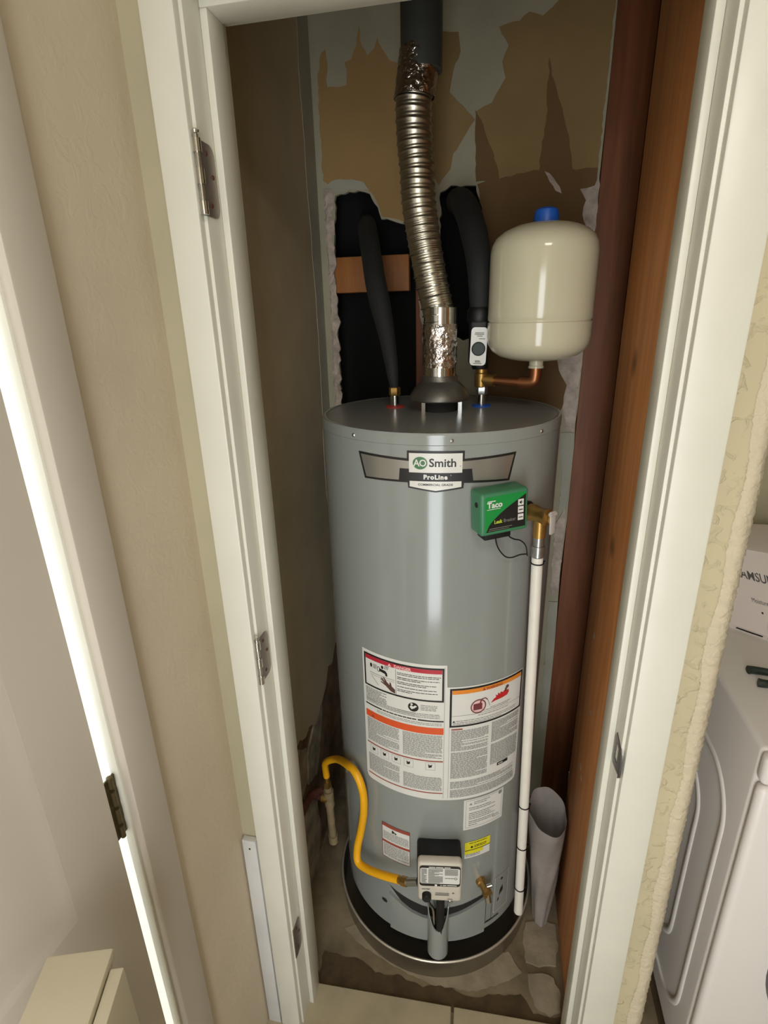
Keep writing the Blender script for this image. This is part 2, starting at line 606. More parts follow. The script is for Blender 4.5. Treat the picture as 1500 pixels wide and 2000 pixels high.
# ---- wall that holds the closet door
bm = bmesh.new()
box(bm, WX, XL - 0.018, 0, 0.115, 0, TOP)
box(bm, XL - 0.018, XR + 0.018, 0, 0.115, 2.05, TOP)
tag(finish('wall_front', bm, 'stub_wall', smooth=False), 'narrow olive painted wall strip beside the left closet casing', 'wall', 'structure')
bm = bmesh.new()
box(bm, XR + 0.018, 0.333, 0, 0.115, 0, TOP)
wr = finish('wall_front_right', bm, 'right_wall', smooth=False)
tag(wr, 'olive wall strip with heavy texture right of the closet casing', 'wall', 'structure')
t = bmesh.new()
nz = 800
cols = [(0.322, -0.0008), (0.329, -0.0032), (0.336, -0.0030), (0.343, 0.0015), (0.350, 0.010), (0.353, 0.022), (0.353, 0.118)]
grid = []
for k in range(nz + 1):
    z = TOP * k / nz
    row = []
    for i, (x, y) in enumerate(cols):
        j = 0.0 if i in (0, 6) else 1
        ex = (0.0022 * sin(k * 0.11) + 0.0016 * sin(k * 0.043 + 1) + random.uniform(-0.0012, 0.0012)) if i == 0 else random.uniform(-0.0012, 0.0012) * j
        row.append(t.verts.new((x + ex, y + random.uniform(-0.0014, 0.0014) * j, z)))
    grid.append(row)
for a, b in zip(grid[:-1], grid[1:]):
    for i in range(len(cols) - 1):
        t.faces.new((a[i], a[i + 1], b[i + 1], b[i]))
finish('corner_bead', t, 'right_bead', wr, angle=80)

# ---- closet shell
bm = bmesh.new()
left_cut = [(0.115, 0.585), (0.20, 0.565), (0.27, 0.575), (0.341, 0.545), (0.39, 0.522), (0.423, 0.530), (0.47, 0.50), (0.52, 0.512),
            (0.578, 0.545), (0.62, 0.60), (0.66, 0.58), (0.72, 0.64), (0.79, 0.70)]
rg = []
for a, b in zip(left_cut[:-1], left_cut[1:]):
    for k in range(5):
        f = k / 5
        rg.append((a[0] + (b[0] - a[0]) * f, a[1] + (b[1] - a[1]) * f + random.uniform(-0.006, 0.006)))
rg.append(left_cut[-1])
toY = Matrix(((0, -1, 0, CL), (1, 0, 0, 0), (0, 0, 1, 0), (0, 0, 0, 1)))     # (a, t, z) -> (CL - t, a, z)
slab(bm, [rg + [(0.79, TOP), (0.115, TOP)]], 0, 0.0127, mx=toY)
wl = finish('wall_closet_left', bm, 'closet_paper', smooth=False)
tag(wl, 'bare tan closet wall left of the heater, broken away near the floor', 'wall', 'structure')
bm = bmesh.new()
box(bm, CL - 0.03, CL - 0.014, 0.115, 0.90, -0.01, TOP)
finish('backing_board', bm, 'oldboard', wl, smooth=False)
bm = bmesh.new()
L = [(0.715, 0.62), (0.79, 0.66), (0.79, TOP), (0.722, TOP), (0.70, 2.2), (0.712, 1.9), (0.725, 1.6), (0.71, 1.3), (0.72, 0.9)]
slab(bm, [ragged(L, 0.004, 0.05, keep=(1, 2))], -0.0012, 0.002, mx=toY)
finish('corner_tape', bm, 'mud', wl, smooth=False)
# broken plaster still clinging to the lower wall
for L, d in (([(0.30, 0.02), (0.40, 0.0), (0.44, 0.12), (0.43, 0.24), (0.37, 0.31), (0.30, 0.29), (0.27, 0.15)], 0.016),
             ([(0.40, 0.33), (0.47, 0.30), (0.53, 0.40), (0.56, 0.50), (0.50, 0.49), (0.45, 0.46), (0.41, 0.42)], 0.006),
             ([(0.20, 0.0), (0.29, 0.0), (0.26, 0.14), (0.29, 0.30), (0.25, 0.42), (0.20, 0.40)], 0.012),
             ([(0.33, 0.34), (0.38, 0.36), (0.40, 0.47), (0.35, 0.51), (0.31, 0.45)], 0.008)):
    bm = bmesh.new()
    slab(bm, [ragged(L, 0.006, 0.02)], 0.0142 - d, d, mx=toY)
    finish('plaster_fragment', bm, 'rubble', wl, smooth=False)

hole1 = [(-0.442, 1.949), (-0.418, 1.952), (-0.38, 1.957), (-0.35, 1.948), (-0.329, 1.915), (-0.32, 1.887), (-0.293, 1.883), (-0.255, 1.872),
         (-0.240, 1.80), (-0.219, 1.669), (-0.192, 1.406), (-0.20, 1.20), (-0.45, 1.20), (-0.455, 1.40), (-0.456, 1.536), (-0.458, 1.675), (-0.453, 1.831)]
hole2 = [(-0.166, 1.940), (-0.14, 1.953), (-0.077, 1.949), (-0.060, 1.90), (-0.052, 1.82), (-0.046, 1.714), (-0.06, 1.60), (-0.10, 1.58), (-0.15, 1.60), (-0.164, 1.793)]
bm = bmesh.new()
right_edge = [(0.217, 0), (0.219, 0.5), (0.212, 0.9), (0.220, 1.2), (0.214, 1.36), (0.223, 1.5), (0.214, 1.62), (0.222, 1.8), (0.214, 1.9), (0.216, 2.1), (0.218, TOP)]
outer = [(CL - 0.02, 0)] + right_edge + [(CL - 0.02, TOP)]
slab(bm, [outer, ragged(hole1, 0.003, 0.012), ragged(hole2, 0.003, 0.012)], CB, 0.0127)
wb = finish('wall_closet_back', bm, 'backpaper', smooth=False)
tag(wb, 'grey closet back wall with torn tan paper and a dark broken hole', 'wall', 'structure')
papers = [
    ('tan1', 0.0010, [(-0.474, 2.20), (-0.462, 2.255), (-0.450, 2.262), (-0.446, 2.228), (-0.452, 2.20), (-0.449, 2.186), (-0.42, 2.183), (-0.400, 2.186), (-0.398, 2.215), (-0.404, 2.232),
                      (-0.386, 2.236), (-0.372, 2.262), (-0.365, 2.30), (-0.360, 2.262), (-0.345, 2.24), (-0.328, 2.252), (-0.320, 2.272), (-0.310, 2.25), (-0.292, 2.225), (-0.262, 2.216), (-0.20, 2.20),
                      (-0.21, 2.0), (-0.238, 1.90), (-0.26, 1.878), (-0.29, 1.888), (-0.318, 1.893), (-0.326, 1.918), (-0.345, 1.95), (-0.38, 1.962), (-0.44, 1.956), (-0.474, 1.985)]),
    ('mud', 0.0016, [(-0.462, 1.975), (-0.44, 1.985), (-0.40, 1.983), (-0.365, 1.975), (-0.35, 1.955), (-0.40, 1.960), (-0.44, 1.955)]),
    ('tan2', 0.0010, [(-0.165, 2.268), (-0.128, 2.263), (-0.122, 2.226), (-0.138, 2.19), (-0.146, 2.148), (-0.113, 2.118), (-0.084, 2.088), (-0.112, 2.05), (-0.135, 2.021), (-0.141, 1.989), (-0.170, 1.955), (-0.20, 2.0), (-0.20, 2.2)]),
    ('tan2', 0.0010, [(-0.035, 2.262), (0.01, 2.268), (0.03, 2.282), (0.06, 2.272), (0.10, 2.30), (0.15, 2.315), (0.212, 2.33), (0.209, 1.968), (0.16, 1.962), (0.10, 1.972), (0.03, 1.966), (-0.033, 1.962),
                      (-0.055, 2.037), (-0.082, 2.104), (-0.066, 2.112), (-0.046, 2.118), (-0.036, 2.135), (-0.029, 2.145), (-0.016, 2.165), (-0.025, 2.196), (-0.012, 2.225)]),
    ('tan3', 0.0017, [(-0.084, 2.108), (-0.077, 1.957), (-0.021, 1.958), (-0.028, 1.99), (-0.042, 2.025), (-0.063, 2.074)]),
    ('tan3', 0.0017, [(0.080, 2.194), (0.082, 2.08), (0.072, 1.966), (0.151, 1.966), (0.145, 2.0), (0.138, 2.033), (0.106, 2.116), (0.088, 2.16)]),
    ('tan3', 0.0022, [(-0.074, 1.951), (-0.02, 1.960), (0.05, 1.970), (0.10, 1.974), (0.16, 1.966), (0.209, 1.967), (0.210, 1.856), (0.206, 1.60), (0.175, 1.40), (0.10, 1.2), (-0.05, 1.2), (-0.044, 1.5), (-0.042, 1.714), (-0.050, 1.847)]),
    ('gypsum', 0.0034, [(0.172, 1.925), (0.205, 1.93), (0.212, 1.95), (0.217, 1.93), (0.216, 1.78), (0.205, 1.785), (0.190, 1.80), (0.198, 1.83), (0.183, 1.87), (0.188, 1.90)]),
    ('gypsum', 0.0030, [(0.086, 1.968), (0.098, 1.963), (0.125, 1.932), (0.130, 1.918), (0.115, 1.925), (0.10, 1.945)]),
    ('gypsum', 0.0032, [(0.140, 1.62), (0.200, 1.64), (0.216, 1.62), (0.212, 1.33), (0.19, 1.34), (0.176, 1.40), (0.182, 1.46), (0.158, 1.50), (0.146, 1.55)]),
    ('mud', 0.0028, [(0.176, 1.33), (0.214, 1.33), (0.210, 1.12), (0.192, 1.08), (0.19, 1.2)]),
    ('gypsum', 0.0034, [(0.185, 1.06), (0.206, 1.11), (0.212, 1.05), (0.21, 0.84), (0.192, 0.82), (0.184, 0.95)]),
    ('mud', 0.0030, [(0.186, 0.80), (0.212, 0.80), (0.215, 0.35), (0.196, 0.30), (0.19, 0.55)]),
]
for i, (m_, th, L) in enumerate(papers):
    bm = bmesh.new()
    th = th * 0.6 + i * 0.0002
    slab(bm, [ragged(L, 0.0022, 0.012)], CB - th, th + 0.0004)
    finish('torn_paper' if m_ != 'gypsum' else 'gypsum_scar', bm, m_, wb, smooth=False)
# crumbled board edge along the left of the hole
t = bmesh.new()
rows = []
for k in range(75):
    z = 1.18 + k * 0.0106
    e = -0.452 + 0.006 * sin(k * 0.9) * random.random() + random.uniform(-0.004, 0.004)
    rows.append([t.verts.new(p) for p in ((-0.474 + random.uniform(-0.004, 0.004), CB - 0.0005, z),
                                          (-0.468 + random.uniform(-0.002, 0.003), CB - 0.004 - random.random() * 0.003, z),
                                          (-0.460 + random.uniform(-0.003, 0.003), CB - 0.002 - random.random() * 0.006, z),
                                          (e, CB - 0.001, z), (e - 0.002, CB + 0.013, z))])
for a, b in zip(rows[:-1], rows[1:]):
    for i in range(4):
        t.faces.new((a[i], a[i + 1], b[i + 1], b[i]))
finish('broken_board_edge', t, 'gypsum', wb, smooth=False)
# stud bay behind the hole, its shade put into near-black panels
bm = bmesh.new()
box(bm, -0.62, 0.36, 0.93, 0.95, 0, TOP)
box(bm, -0.62, -0.53, CB + 0.0127, 0.95, 0, TOP)
box(bm, 0.345, 0.37, CB + 0.06, 0.95, 0, TOP)
finish('cavity_shade', bm, 'cavity', wb, smooth=False)
bm = bmesh.new()
box(bm, -0.53, -0.25, 0.803, 0.842, 1.712, 1.803, 0.002)
blk = finish('blocking', bm, 'wood_block', wb)
tag(blk, 'orange brown wood block inside the hole')
bm = bmesh.new()
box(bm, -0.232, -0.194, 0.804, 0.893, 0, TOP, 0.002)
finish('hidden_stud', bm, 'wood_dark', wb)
bm = bmesh.new()
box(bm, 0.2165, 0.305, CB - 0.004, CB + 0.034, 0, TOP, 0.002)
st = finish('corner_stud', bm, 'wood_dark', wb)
tag(st, 'red brown wood stud in the back right corner, shade in its colour')
# right side of the closet: wide timber post, then an open bay closed by the far board
bm = bmesh.new()
box(bm, 0.240, 0.329, 0.117, 0.455, -0.01, TOP, 0.003)
po = finish('wall_closet_right', bm, 'wood_light')
tag(po, 'wide bare orange brown timber post lining the closet right side', 'post', 'structure')
bm = bmesh.new()
box(bm, 0.330, 0.343, 0.115, 0.86, -0.01, TOP)
finish('partition_board', bm, 'closet_paper', po, smooth=False)
for (y, z) in ((0.30, 0.79), (0.33, 0.60), (0.31, 0.585), (0.36, 0.95), (0.27, 0.32)):
    bm = bmesh.new()
    L = [(y + 0.012 * cos(a) * random.uniform(0.4, 1), z + 0.012 * sin(a) * random.uniform(0.3, 1)) for a in [k * pi / 4 for k in range(8)]]
    slab(bm, [L], 0, 0.0008, mx=Matrix(((0, -1, 0, 0.2405), (1, 0, 0, 0), (0, 0, 1, 0), (0, 0, 0, 1))))
    finish('paint_smear', bm, 'mud', po, smooth=False)

# ---- frame of the closet door
d1 = thing('door_1', 'white painted closet door frame with its door taken off', 'door frame', (XL, 0, 0), 'structure')
bm = bmesh.new()
box(bm, XL - 0.018, XL, -0.003, 0.118, 0, 2.05, 0.0015)
finish('jamb', bm, 'trim', d1)
bm = bmesh.new()
box(bm, XR, XR + 0.018, -0.003, 0.118, 0, 2.05, 0.0015)
finish('jamb', bm, 'trim', d1)
bm = bmesh.new()
box(bm, XL, XR, -0.003, 0.118, 2.033, 2.05, 0.0015)
finish('jamb', bm, 'trim', d1)
for bx_ in ((XL, XL + 0.011, 0, 2.0222), (XR - 0.011, XR, 0, 2.0222), (XL, XR, 2.022, 2.033)):
    bm = bmesh.new()
    box(bm, bx_[0], bx_[1], 0.040, 0.086, bx_[2], bx_[3], 0.002)
    finish('door_stop', bm, 'trim', d1)
for bx_ in ((-0.4515, XL - 0.005, 0, 2.04), (XR + 0.005, 0.2905, 0, 2.04), (-0.4515, 0.2905, 2.04, 2.098)):
    bm = bmesh.new()
    box(bm, bx_[0], bx_[1], -0.016, 0.001, bx_[2], bx_[3], 0.003)
    finish('casing', bm, 'trim', d1)


def hinge(zc, full=True, h=0.089):
    bm = bmesh.new()
    # leaf on the jamb face with rounded far corners
    L = [(-0.004, zc - h / 2), (0.020, zc - h / 2)]
    L += [(0.020 + 0.014 * sin(a), zc - h / 2 + 0.014 - 0.014 * cos(a)) for a in [pi / 2 * k / 6 for k in range(1, 7)]]
    L += [(0.020 + 0.014 * cos(a), zc + h / 2 - 0.014 + 0.014 * sin(a)) for a in [pi / 2 * k / 6 for k in range(0, 7)]]
    L += [(-0.004, zc + h / 2)]
    slab(bm, [L], 0, 0.0022, mx=Matrix(((0, 1, 0, XL - 0.0008), (1, 0, 0, 0), (0, 0, 1, 0), (0, 0, 0, 1))))
    hg = finish('hinge', bm, 'hinge_brass', d1)
    if full:
        cx, cy = XL + 0.001, -0.0105
        for a, b in ((0.0, 0.19), (0.40, 0.62), (0.81, 1.0)):
            bm = bmesh.new()
            lathe(bm, [(0.0025, zc - h / 2 + h * a), (0.0058, zc - h / 2 + h * a + 0.0006), (0.0058, zc - h / 2 + h * b - 0.0006), (0.0025, zc - h / 2 + h * b)], (cx, cy, 0), 18)
            finish('knuckle', bm, 'chrome', hg)
        bm = bmesh.new()
        lathe(bm, [(0.003, zc - h / 2), (0.003, zc + h / 2 + 0.004), (0.0048, zc + h / 2 + 0.005), (0.0052, zc + h / 2 + 0.008), (0.003, zc + h / 2 + 0.010)], (cx, cy, 0), 16)
        finish('pin', bm, 'chrome', hg)
    for y, dz in ((0.012, 0.032), (0.024, 0.006), (0.012, -0.030)):
        bm = bmesh.new()
        lathe(bm, [(0.0, 0.0009), (0.0028, 0.0009), (0.0034, 0.0)], (0, 0, 0), 12, mx=Matrix.Translation((XL + 0.0014, y, zc + dz)) @ Matrix.Rotation(pi / 2, 4, 'Y'))
        finish('screw', bm, 'iron', hg)
    return hg


hinge(1.823)
hinge(1.063)
hinge(0.292, full=False, h=0.095)
bm = bmesh.new()
L = [(-0.016, 0.918), (0.030, 0.906), (0.034, 0.915), (0.034, 0.962), (0.028, 0.972), (-0.006, 0.966), (-0.016, 0.955)]
slab(bm, [L, [(0.006, 0.925), (0.022, 0.925), (0.022, 0.957), (0.006, 0.957)]], 0, 0.0016,
     mx=Matrix(((0, -1, 0, XR + 0.0004), (1, 0, 0, 0), (0, 0, 1, 0), (0, 0, 0, 1))))
sp = finish('strike_plate', bm, 'strike', d1, smooth=False)
bm = bmesh.new()
slab(bm, [[(-0.021, 0.922), (-0.014, 0.914), (-0.014, 0.962), (-0.021, 0.952)]], 0, 0.003, mx=Matrix(((0, -1, 0, XR + 0.0004), (1, 0, 0, 0), (0, 0, 1, 0), (0, 0, 0, 1))))
finish('strike_lip', bm, 'strike', sp)
# white board standing in the corner left of the casing
bm = bmesh.new()
box(bm, -0.4865, -0.4555, -0.0135, -0.0005, -0.005, 0.612, 0.0015)
tb = finish('trim_1', bm, 'trim2')
tag(tb, 'short white wood strip nailed upright left of the closet casing', 'trim', 'structure')
bm = bmesh.new()
lathe(bm, [(0.0, 0.0006), (0.0022, 0.0006), (0.0022, -0.001)], (0, 0, 0), 12, mx=Matrix.Translation((-0.4705, -0.0135, 0.590)) @ Matrix.Rotation(pi / 2, 4, 'X'))
finish('nail', bm, 'slot', tb)

# ================================================================== WATER HEATER
ZT = 1.447
wh = thing('water_heater', 'tall grey gas water heater standing in the closet', 'water heater', (HX, HY, 0))
bm = bmesh.new()
ZB = 0.110
prof = [(R - 0.012, ZB), (R, ZB), (R, ZB + 0.002), (R, 0.6), (R, 1.0), (R, 1.4225), (R, 1.424), (R + 0.0012, 1.4255), (R + 0.0012, 1.427), (R + 0.0012, 1.4395), (R + 0.0012, 1.441), (R - 0.001, 1.4465), (R - 0.004, ZT), (R - 0.008, ZT - 0.001)]
lathe(bm, prof, (HX, HY, 0), 160, cap=False)
jk = finish('jacket', bm, 'steel_grey', wh, angle=30)
bm = bmesh.new()
lathe(bm, [(R - 0.006, ZT - 0.0015), (0.2, ZT - 0.0005), (0.05, ZT), (0.0, ZT)], (HX, HY, 0), 96)
finish('top', bm, 'top_grey', wh)
bm = bmesh.new()
lathe(bm, [(R - 0.012, ZB + 0.006), (R - 0.03, ZB), (R - 0.035, 0.045), (0.0, 0.045)], (HX, HY, 0), 64, cap=False)
finish('base', bm, 'dark_metal', wh)
for a in (30, 150, 270):
    bm = bmesh.new()
    lathe(bm, [(0.018, 0.002), (0.018, 0.05)], (HX + 0.19 * cos(radians(a)), HY + 0.19 * sin(radians(a)), 0), 16)
    finish('foot', bm, 'dark_metal', wh)


def cmap(s, z, r):
    th = s / R
    return Vector((HX + r * sin(th), HY - r * cos(th), z))


def wrapped(t, off):
    """t: flat mesh in (s, 0, z); cut into strips and wrap round the jacket"""
    if t.verts:
        s0 = min(v.co.x for v in t.verts)
        s1 = max(v.co.x for v in t.verts)
        k = math.floor(s0 / 0.012) + 1
        while k * 0.012 < s1:
            bmesh.ops.bisect_plane(t, geom=t.verts[:] + t.edges[:] + t.faces[:], plane_co=(k * 0.012, 0, 0), plane_no=(1, 0, 0))
            k += 1
    for v in t.verts:
        v.co = cmap(v.co.x, v.co.z, R + off)
    return t


def wpoly(bm, loops, off):
    join(bm, wrapped(fill2d(loops), off))


def rect(s0, s1, z0, z1):
    return [(s0, z0), (s1, z0), (s1, z1), (s0, z1)]


def frame(s0, s1, z0, z1, t):
    return [rect(s0, s1, z0, z1), rect(s0 + t, s1 - t, z0 + t, z1 - t)]


def disc(s, z, rx, rz=None, n=28):
    rz = rz or rx
    return [(s + rx * cos(2 * pi * k / n), z + rz * sin(2 * pi * k / n)) for k in range(n)]


def text2d(txt, s, z, size, bold=0.0, align='CENTER', xs=1.0, spacing=1.0):
    """flat text mesh in (s, 0, z), baseline at z"""
    c = bpy.data.curves.new('t', 'FONT')
    c.body = txt
    c.size = size
    c.align_x = align
    c.offset = bold
    c.space_character = spacing
    c.resolution_u = 3
    c.fill_mode = 'BOTH'
    ob = bpy.data.objects.new('t', c)
    COL.objects.link(ob)
    dg = bpy.context.evaluated_depsgraph_get()
    me = ob.evaluated_get(dg).to_mesh()
    t = bmesh.new()
    vs = [t.verts.new((s + v.co.x * xs, 0, z + v.co.y)) for v in me.vertices]
    for p in me.polygons:
        try:
            t.faces.new([vs[i] for i in p.vertices])
        except ValueError:
            pass
    ob.evaluated_get(dg).to_mesh_clear()
    bpy.data.objects.remove(ob)
    bpy.data.curves.remove(c)
    return t


def wtext(bm, txt, s, z, size, off, **k):
    join(bm, wrapped(text2d(txt, s, z, size, **k), off))


def fineprint(bm, s0, s1, z0, z1, off, pitch=0.0042, h=0.0020, fill=0.93, last=0.6):
    """rows of tiny word strokes"""
    z = z1 - h
    rr = random.Random(int((s0 + 3) * 9973 + z1 * 7919))
    while z > z0:
        s = s0
        end = s1 if rr.random() < fill else s0 + (s1 - s0) * rr.uniform(0.25, last + 0.3)
        while s < end - 0.002:
            wd = rr.uniform(0.003, 0.011)
            e = min(s + wd, end)
            vs = [bm.verts.new(cmap(a, b, R + off)) for a, b in rect(s, e, z, z + h)]
            bm.faces.new(vs)
            s = e + 0.0012
        z -= pitch


class Label:
    """sticker on the jacket: one part, one sub-part for each ink"""

    def __init__(self, name, outline, base='white_label', label=None, off=0.0008):
        bm = bmesh.new()
        wpoly(bm, [outline], off)
        self.o = finish(name, bm, base, wh, angle=60)
        if label:
            self.o['label'] = label
        self.b = {}
        self.off = off

    def ink(self, name, m, layer=1):
        k = (name, m, layer)
        if k not in self.b:
            self.b[k] = bmesh.new()
        return self.b[k], self.off + 0.0004 * layer

    JOIN = ('drawing', 'brand_lettering', 'line_lettering', 'danger_lettering', 'warning_lettering', 'manual_figure', 'mark', 'sink_line', 'diagram', 'fuel_figure', 'black_mark', 'rule')

    def poly(self, name, m, loops, layer=1):
        if name not in self.JOIN:          # a field of its own colour: one sub-part each
            bm = bmesh.new()
            wpoly(bm, loops, self.off + 0.0004 * layer)
            finish(name, bm, m, self.o, angle=60)
            return
        bm, off = self.ink(name, m, layer)
        wpoly(bm, loops, off)

    def text(self, name, m, txt, s, z, size, layer=2, **k):
        bm, off = self.ink(name, m, layer)
        wtext(bm, txt, s, z, size, off, **k)

    def fine(self, name, m, s0, s1, z0, z1, layer=1, **k):
        bm, off = self.ink(name, m, layer)
        fineprint(bm, s0, s1, z0, z1, off, **k)

    def done(self):
        for (n, m, l), bm in self.b.items():
            finish(n, bm, m, self.o, angle=60)['kind'] = 'stuff'


# --- brand plate
lb = Label('brand_plate', [(-0.136, 1.4045), (-0.031, 1.4000), (-0.031, 1.4150), (0.074, 1.4150), (0.074, 1.4000), (0.178, 1.4045), (0.165, 1.3510),
                           (0.074, 1.3545), (0.073, 1.3445), (0.022, 1.3370), (-0.029, 1.3445), (-0.030, 1.3545), (-0.122, 1.3530)], 'black_print',
           'black, white and silver brand plate on the jacket')
lb.poly('silver_wing', 'silver_print', [[(-0.130, 1.4000), (-0.027, 1.3955), (-0.027, 1.381), (-0.045, 1.381), (-0.047, 1.3585), (-0.118, 1.3570)]])
lb.poly('silver_wing', 'silver_print', [[(0.070, 1.3955), (0.1725, 1.4000), (0.1612, 1.3550), (0.091, 1.3585), (0.088, 1.381), (0.070, 1.381)]])
lb.poly('white_field', 'white_label', [rect(-0.027, 0.070, 1.3745, 1.4108)], 2)
lb.poly('white_field', 'white_label', [[(-0.026, 1.3582), (-0.026, 1.3475), (0.022, 1.3402), (0.069, 1.3475), (0.069, 1.3582)]], 2)
lb.poly('green_oval', 'green_print', [disc(-0.0065, 1.3925, 0.0135, 0.0118)], 3)
lb.text('logo_lettering', 'white_label', 'AO', -0.0065, 1.3868, 0.0180, 4, xs=0.92, bold=0.0003, spacing=0.9)
lb.text('brand_lettering', 'black_print', 'Smith', 0.0345, 1.3862, 0.0215, 3, bold=0.0004, xs=1.02)
lb.poly('brand_lettering', 'black_print', [disc(0.0665, 1.3870, 0.0008)], 3)
lb.text('line_lettering', 'white_label', 'ProLine', 0.0215, 1.3625, 0.0118, 2, bold=0.0006, spacing=1.18)
lb.poly('line_lettering', 'white_label', [disc(0.0495, 1.3700, 0.0008)], 2)
lb.text('grade_lettering', 'black_print', 'COMMERCIAL GRADE', 0.0215, 1.3500, 0.0058, 3, bold=0.0001, xs=1.08, spacing=1.05)
lb.done()

# --- large double warning label
W = 'white_label'
lb = Label('warning_label', [(-0.150, 0.606), (-0.146, 0.596), (-0.138, 0.593), (0.230, 0.587), (0.238, 0.590), (0.242, 0.60), (0.243, 0.902), (0.0505, 0.904), (0.0495, 0.959), (-0.150, 0.959)], W,
           'large white safety label with red and orange bars')
lb.poly('black_border', 'black_print', frame(-0.1445, 0.0440, 0.8655, 0.9515, 0.0042))
lb.poly('red_bar', 'red_print', [rect(-0.1400, 0.0395, 0.9370, 0.9470)])
lb.text('danger_lettering', 'pale_print', 'DANGER', -0.046, 0.9385, 0.0095, 2, bold=0.0004)
lb.poly('danger_lettering', 'pale_print', [[(-0.080, 0.9385), (-0.071, 0.9385), (-0.0755, 0.9455)]], 2)
# tap and scalded hand drawing
lb.poly('drawing', 'black_print', [rect(-0.0615, -0.0607, 0.870, 0.935)])
for s_, z_, a_, b_ in ((-0.124, 0.924, 0.003, 0.0055), (-0.094, 0.929, 0.003, 0.0045)):
    lb.poly('drawing', 'black_print', [disc(s_, z_, a_, b_, 14)])
lb.poly('drawing', 'black_print', [disc(-0.1035, 0.921, 0.0045, 0.0068, 16), disc(-0.1035, 0.921, 0.0030, 0.0052, 16)])
lb.poly('drawing', 'black_print', [[(-0.102, 0.924), (-0.086, 0.922), (-0.082, 0.917), (-0.081, 0.909), (-0.086, 0.909), (-0.087, 0.914), (-0.102, 0.917)]])
for k in range(3):
    lb.poly('drawing', 'black_print', [[(-0.119 + k * 0.0035, 0.918), (-0.1175 + k * 0.0035, 0.918), (-0.116 + k * 0.0035, 0.930), (-0.1175 + k * 0.0035, 0.930)]])
    lb.poly('drawing', 'black_print', [[(-0.089 + k * 0.0035, 0.926), (-0.0878 + k * 0.0035, 0.926), (-0.085 + k * 0.0035, 0.936), (-0.0865 + k * 0.0035, 0.936)]])
lb.poly('sink_line', 'grey_print', [rect(-0.128, -0.064, 0.9045, 0.9055)])
lb.poly('sink_line', 'grey_print', [rect(-0.126, -0.064, 0.8995, 0.9003)])
lb.poly('sink_line', 'grey_print', [[(-0.124, 0.897), (-0.1225, 0.897), (-0.104, 0.878), (-0.106, 0.878)]])
lb.poly('hand', 'skin_print', [[(-0.100, 0.897), (-0.097, 0.898), (-0.091, 0.892), (-0.098, 0.901), (-0.0955, 0.9025), (-0.088, 0.895), (-0.0925, 0.9045), (-0.090, 0.9055), (-0.084, 0.896),
                                (-0.0765, 0.889), (-0.0765, 0.896), (-0.0735, 0.8965), (-0.071, 0.887), (-0.063, 0.881), (-0.063, 0.871), (-0.074, 0.874), (-0.086, 0.884), (-0.099, 0.890), (-0.098, 0.892), (-0.089, 0.890)]])
for zz, w_ in ((0.927, 1.0), (0.923, .96), (0.9155, .97), (0.9115, .55), (0.904, .90), (0.900, .70), (0.892, .93), (0.8845, .93), (0.8805, .35)):
    lb.fine('small_print', 'black_print', -0.058, -0.058 + 0.095 * w_, zz - 0.001, zz + 0.0018, pitch=0.01, h=0.0015, fill=1.1)
# read-the-manual strip
lb.fine('small_print', 'grey_print', -0.142, -0.085, 0.825, 0.861, pitch=0.0036)
lb.fine('small_print', 'grey_print', -0.142, -0.018, 0.821, 0.832, pitch=0.004)
lb.poly('manual_symbol', 'black_print', [disc(-0.022, 0.8465, 0.0118, 0.0118)])
lb.poly('manual_figure', 'white_label', [[(-0.030, 0.8465), (-0.0255, 0.8405), (-0.019, 0.8445), (-0.0135, 0.8500), (-0.018, 0.8520), (-0.0225, 0.8480), (-0.0265, 0.8510)]], 2)
lb.poly('manual_figure', 'white_label', [disc(-0.0255, 0.8538, 0.0026)], 2)
for zz in (0.853, 0.849, 0.845, 0.841):
    lb.fine('small_print', 'grey_print', -0.006, 0.030, zz, zz + 0.0022, pitch=0.01, h=0.0016, fill=1.1)
for zz in (0.830, 0.826, 0.8215):
    lb.fine('small_print', 'grey_print', -0.060, 0.036, zz, zz + 0.0022, pitch=0.01, h=0.0016, fill=1.1)
lb.poly('black_rule', 'black_print', [rect(-0.1440, -0.098, 0.8130, 0.8165)])
lb.poly('black_rule', 'black_print', [rect(-0.012, 0.0440, 0.8130, 0.8165)])
lb.fine('small_print', 'black_print', -0.096, -0.014, 0.8125, 0.8162, pitch=0.01, h=0.0028, fill=1.1)
for zz in (0.8065, 0.8025):
    lb.fine('small_print', 'grey_print', -0.112, 0.040, zz, zz + 0.002, pitch=0.01, h=0.0014, fill=1.1)
lb.poly('orange_bar', 'orange_print', [rect(-0.1440, 0.0440, 0.7790, 0.7970)])
lb.poly('bar_mark', 'rust_print', [[(-0.128, 0.783), (-0.118, 0.783), (-0.123, 0.790)]], 2)
for a, b, c, d in ((-0.141, -0.056, 0.712, 0.776), (-0.047, 0.042, 0.712, 0.776), (-0.141, -0.056, 0.618, 0.672), (-0.047, 0.042, 0.618, 0.660)):
    lb.fine('small_print', 'grey_print', a, b, c, d, pitch=0.0031, h=0.0016, fill=0.86)
lb.poly('red_rule', 'rust_print', [rect(-0.1440, 0.0440, 0.7020, 0.7052)])
lb.poly('red_rule', 'rust_print', [rect(-0.1440, 0.0440, 0.6090, 0.6120)])
for k in range(5):
    s_ = -0.125 + k * 0.030 + (0.02 if k == 4 else 0)
    lb.poly('diagram', 'grey_print', frame(s_ - 0.010, s_ + 0.012, 0.678, 0.699, 0.0006))
    lb.poly('diagram', 'black_print', [[(s_ - 0.003, 0.684), (s_ + 0.004, 0.686), (s_ + 0.005, 0.694), (s_, 0.691), (s_ - 0.004, 0.695)]])
lb.poly('column_edge', 'grey_print', [rect(0.0450, 0.0458, 0.596, 0.955)])
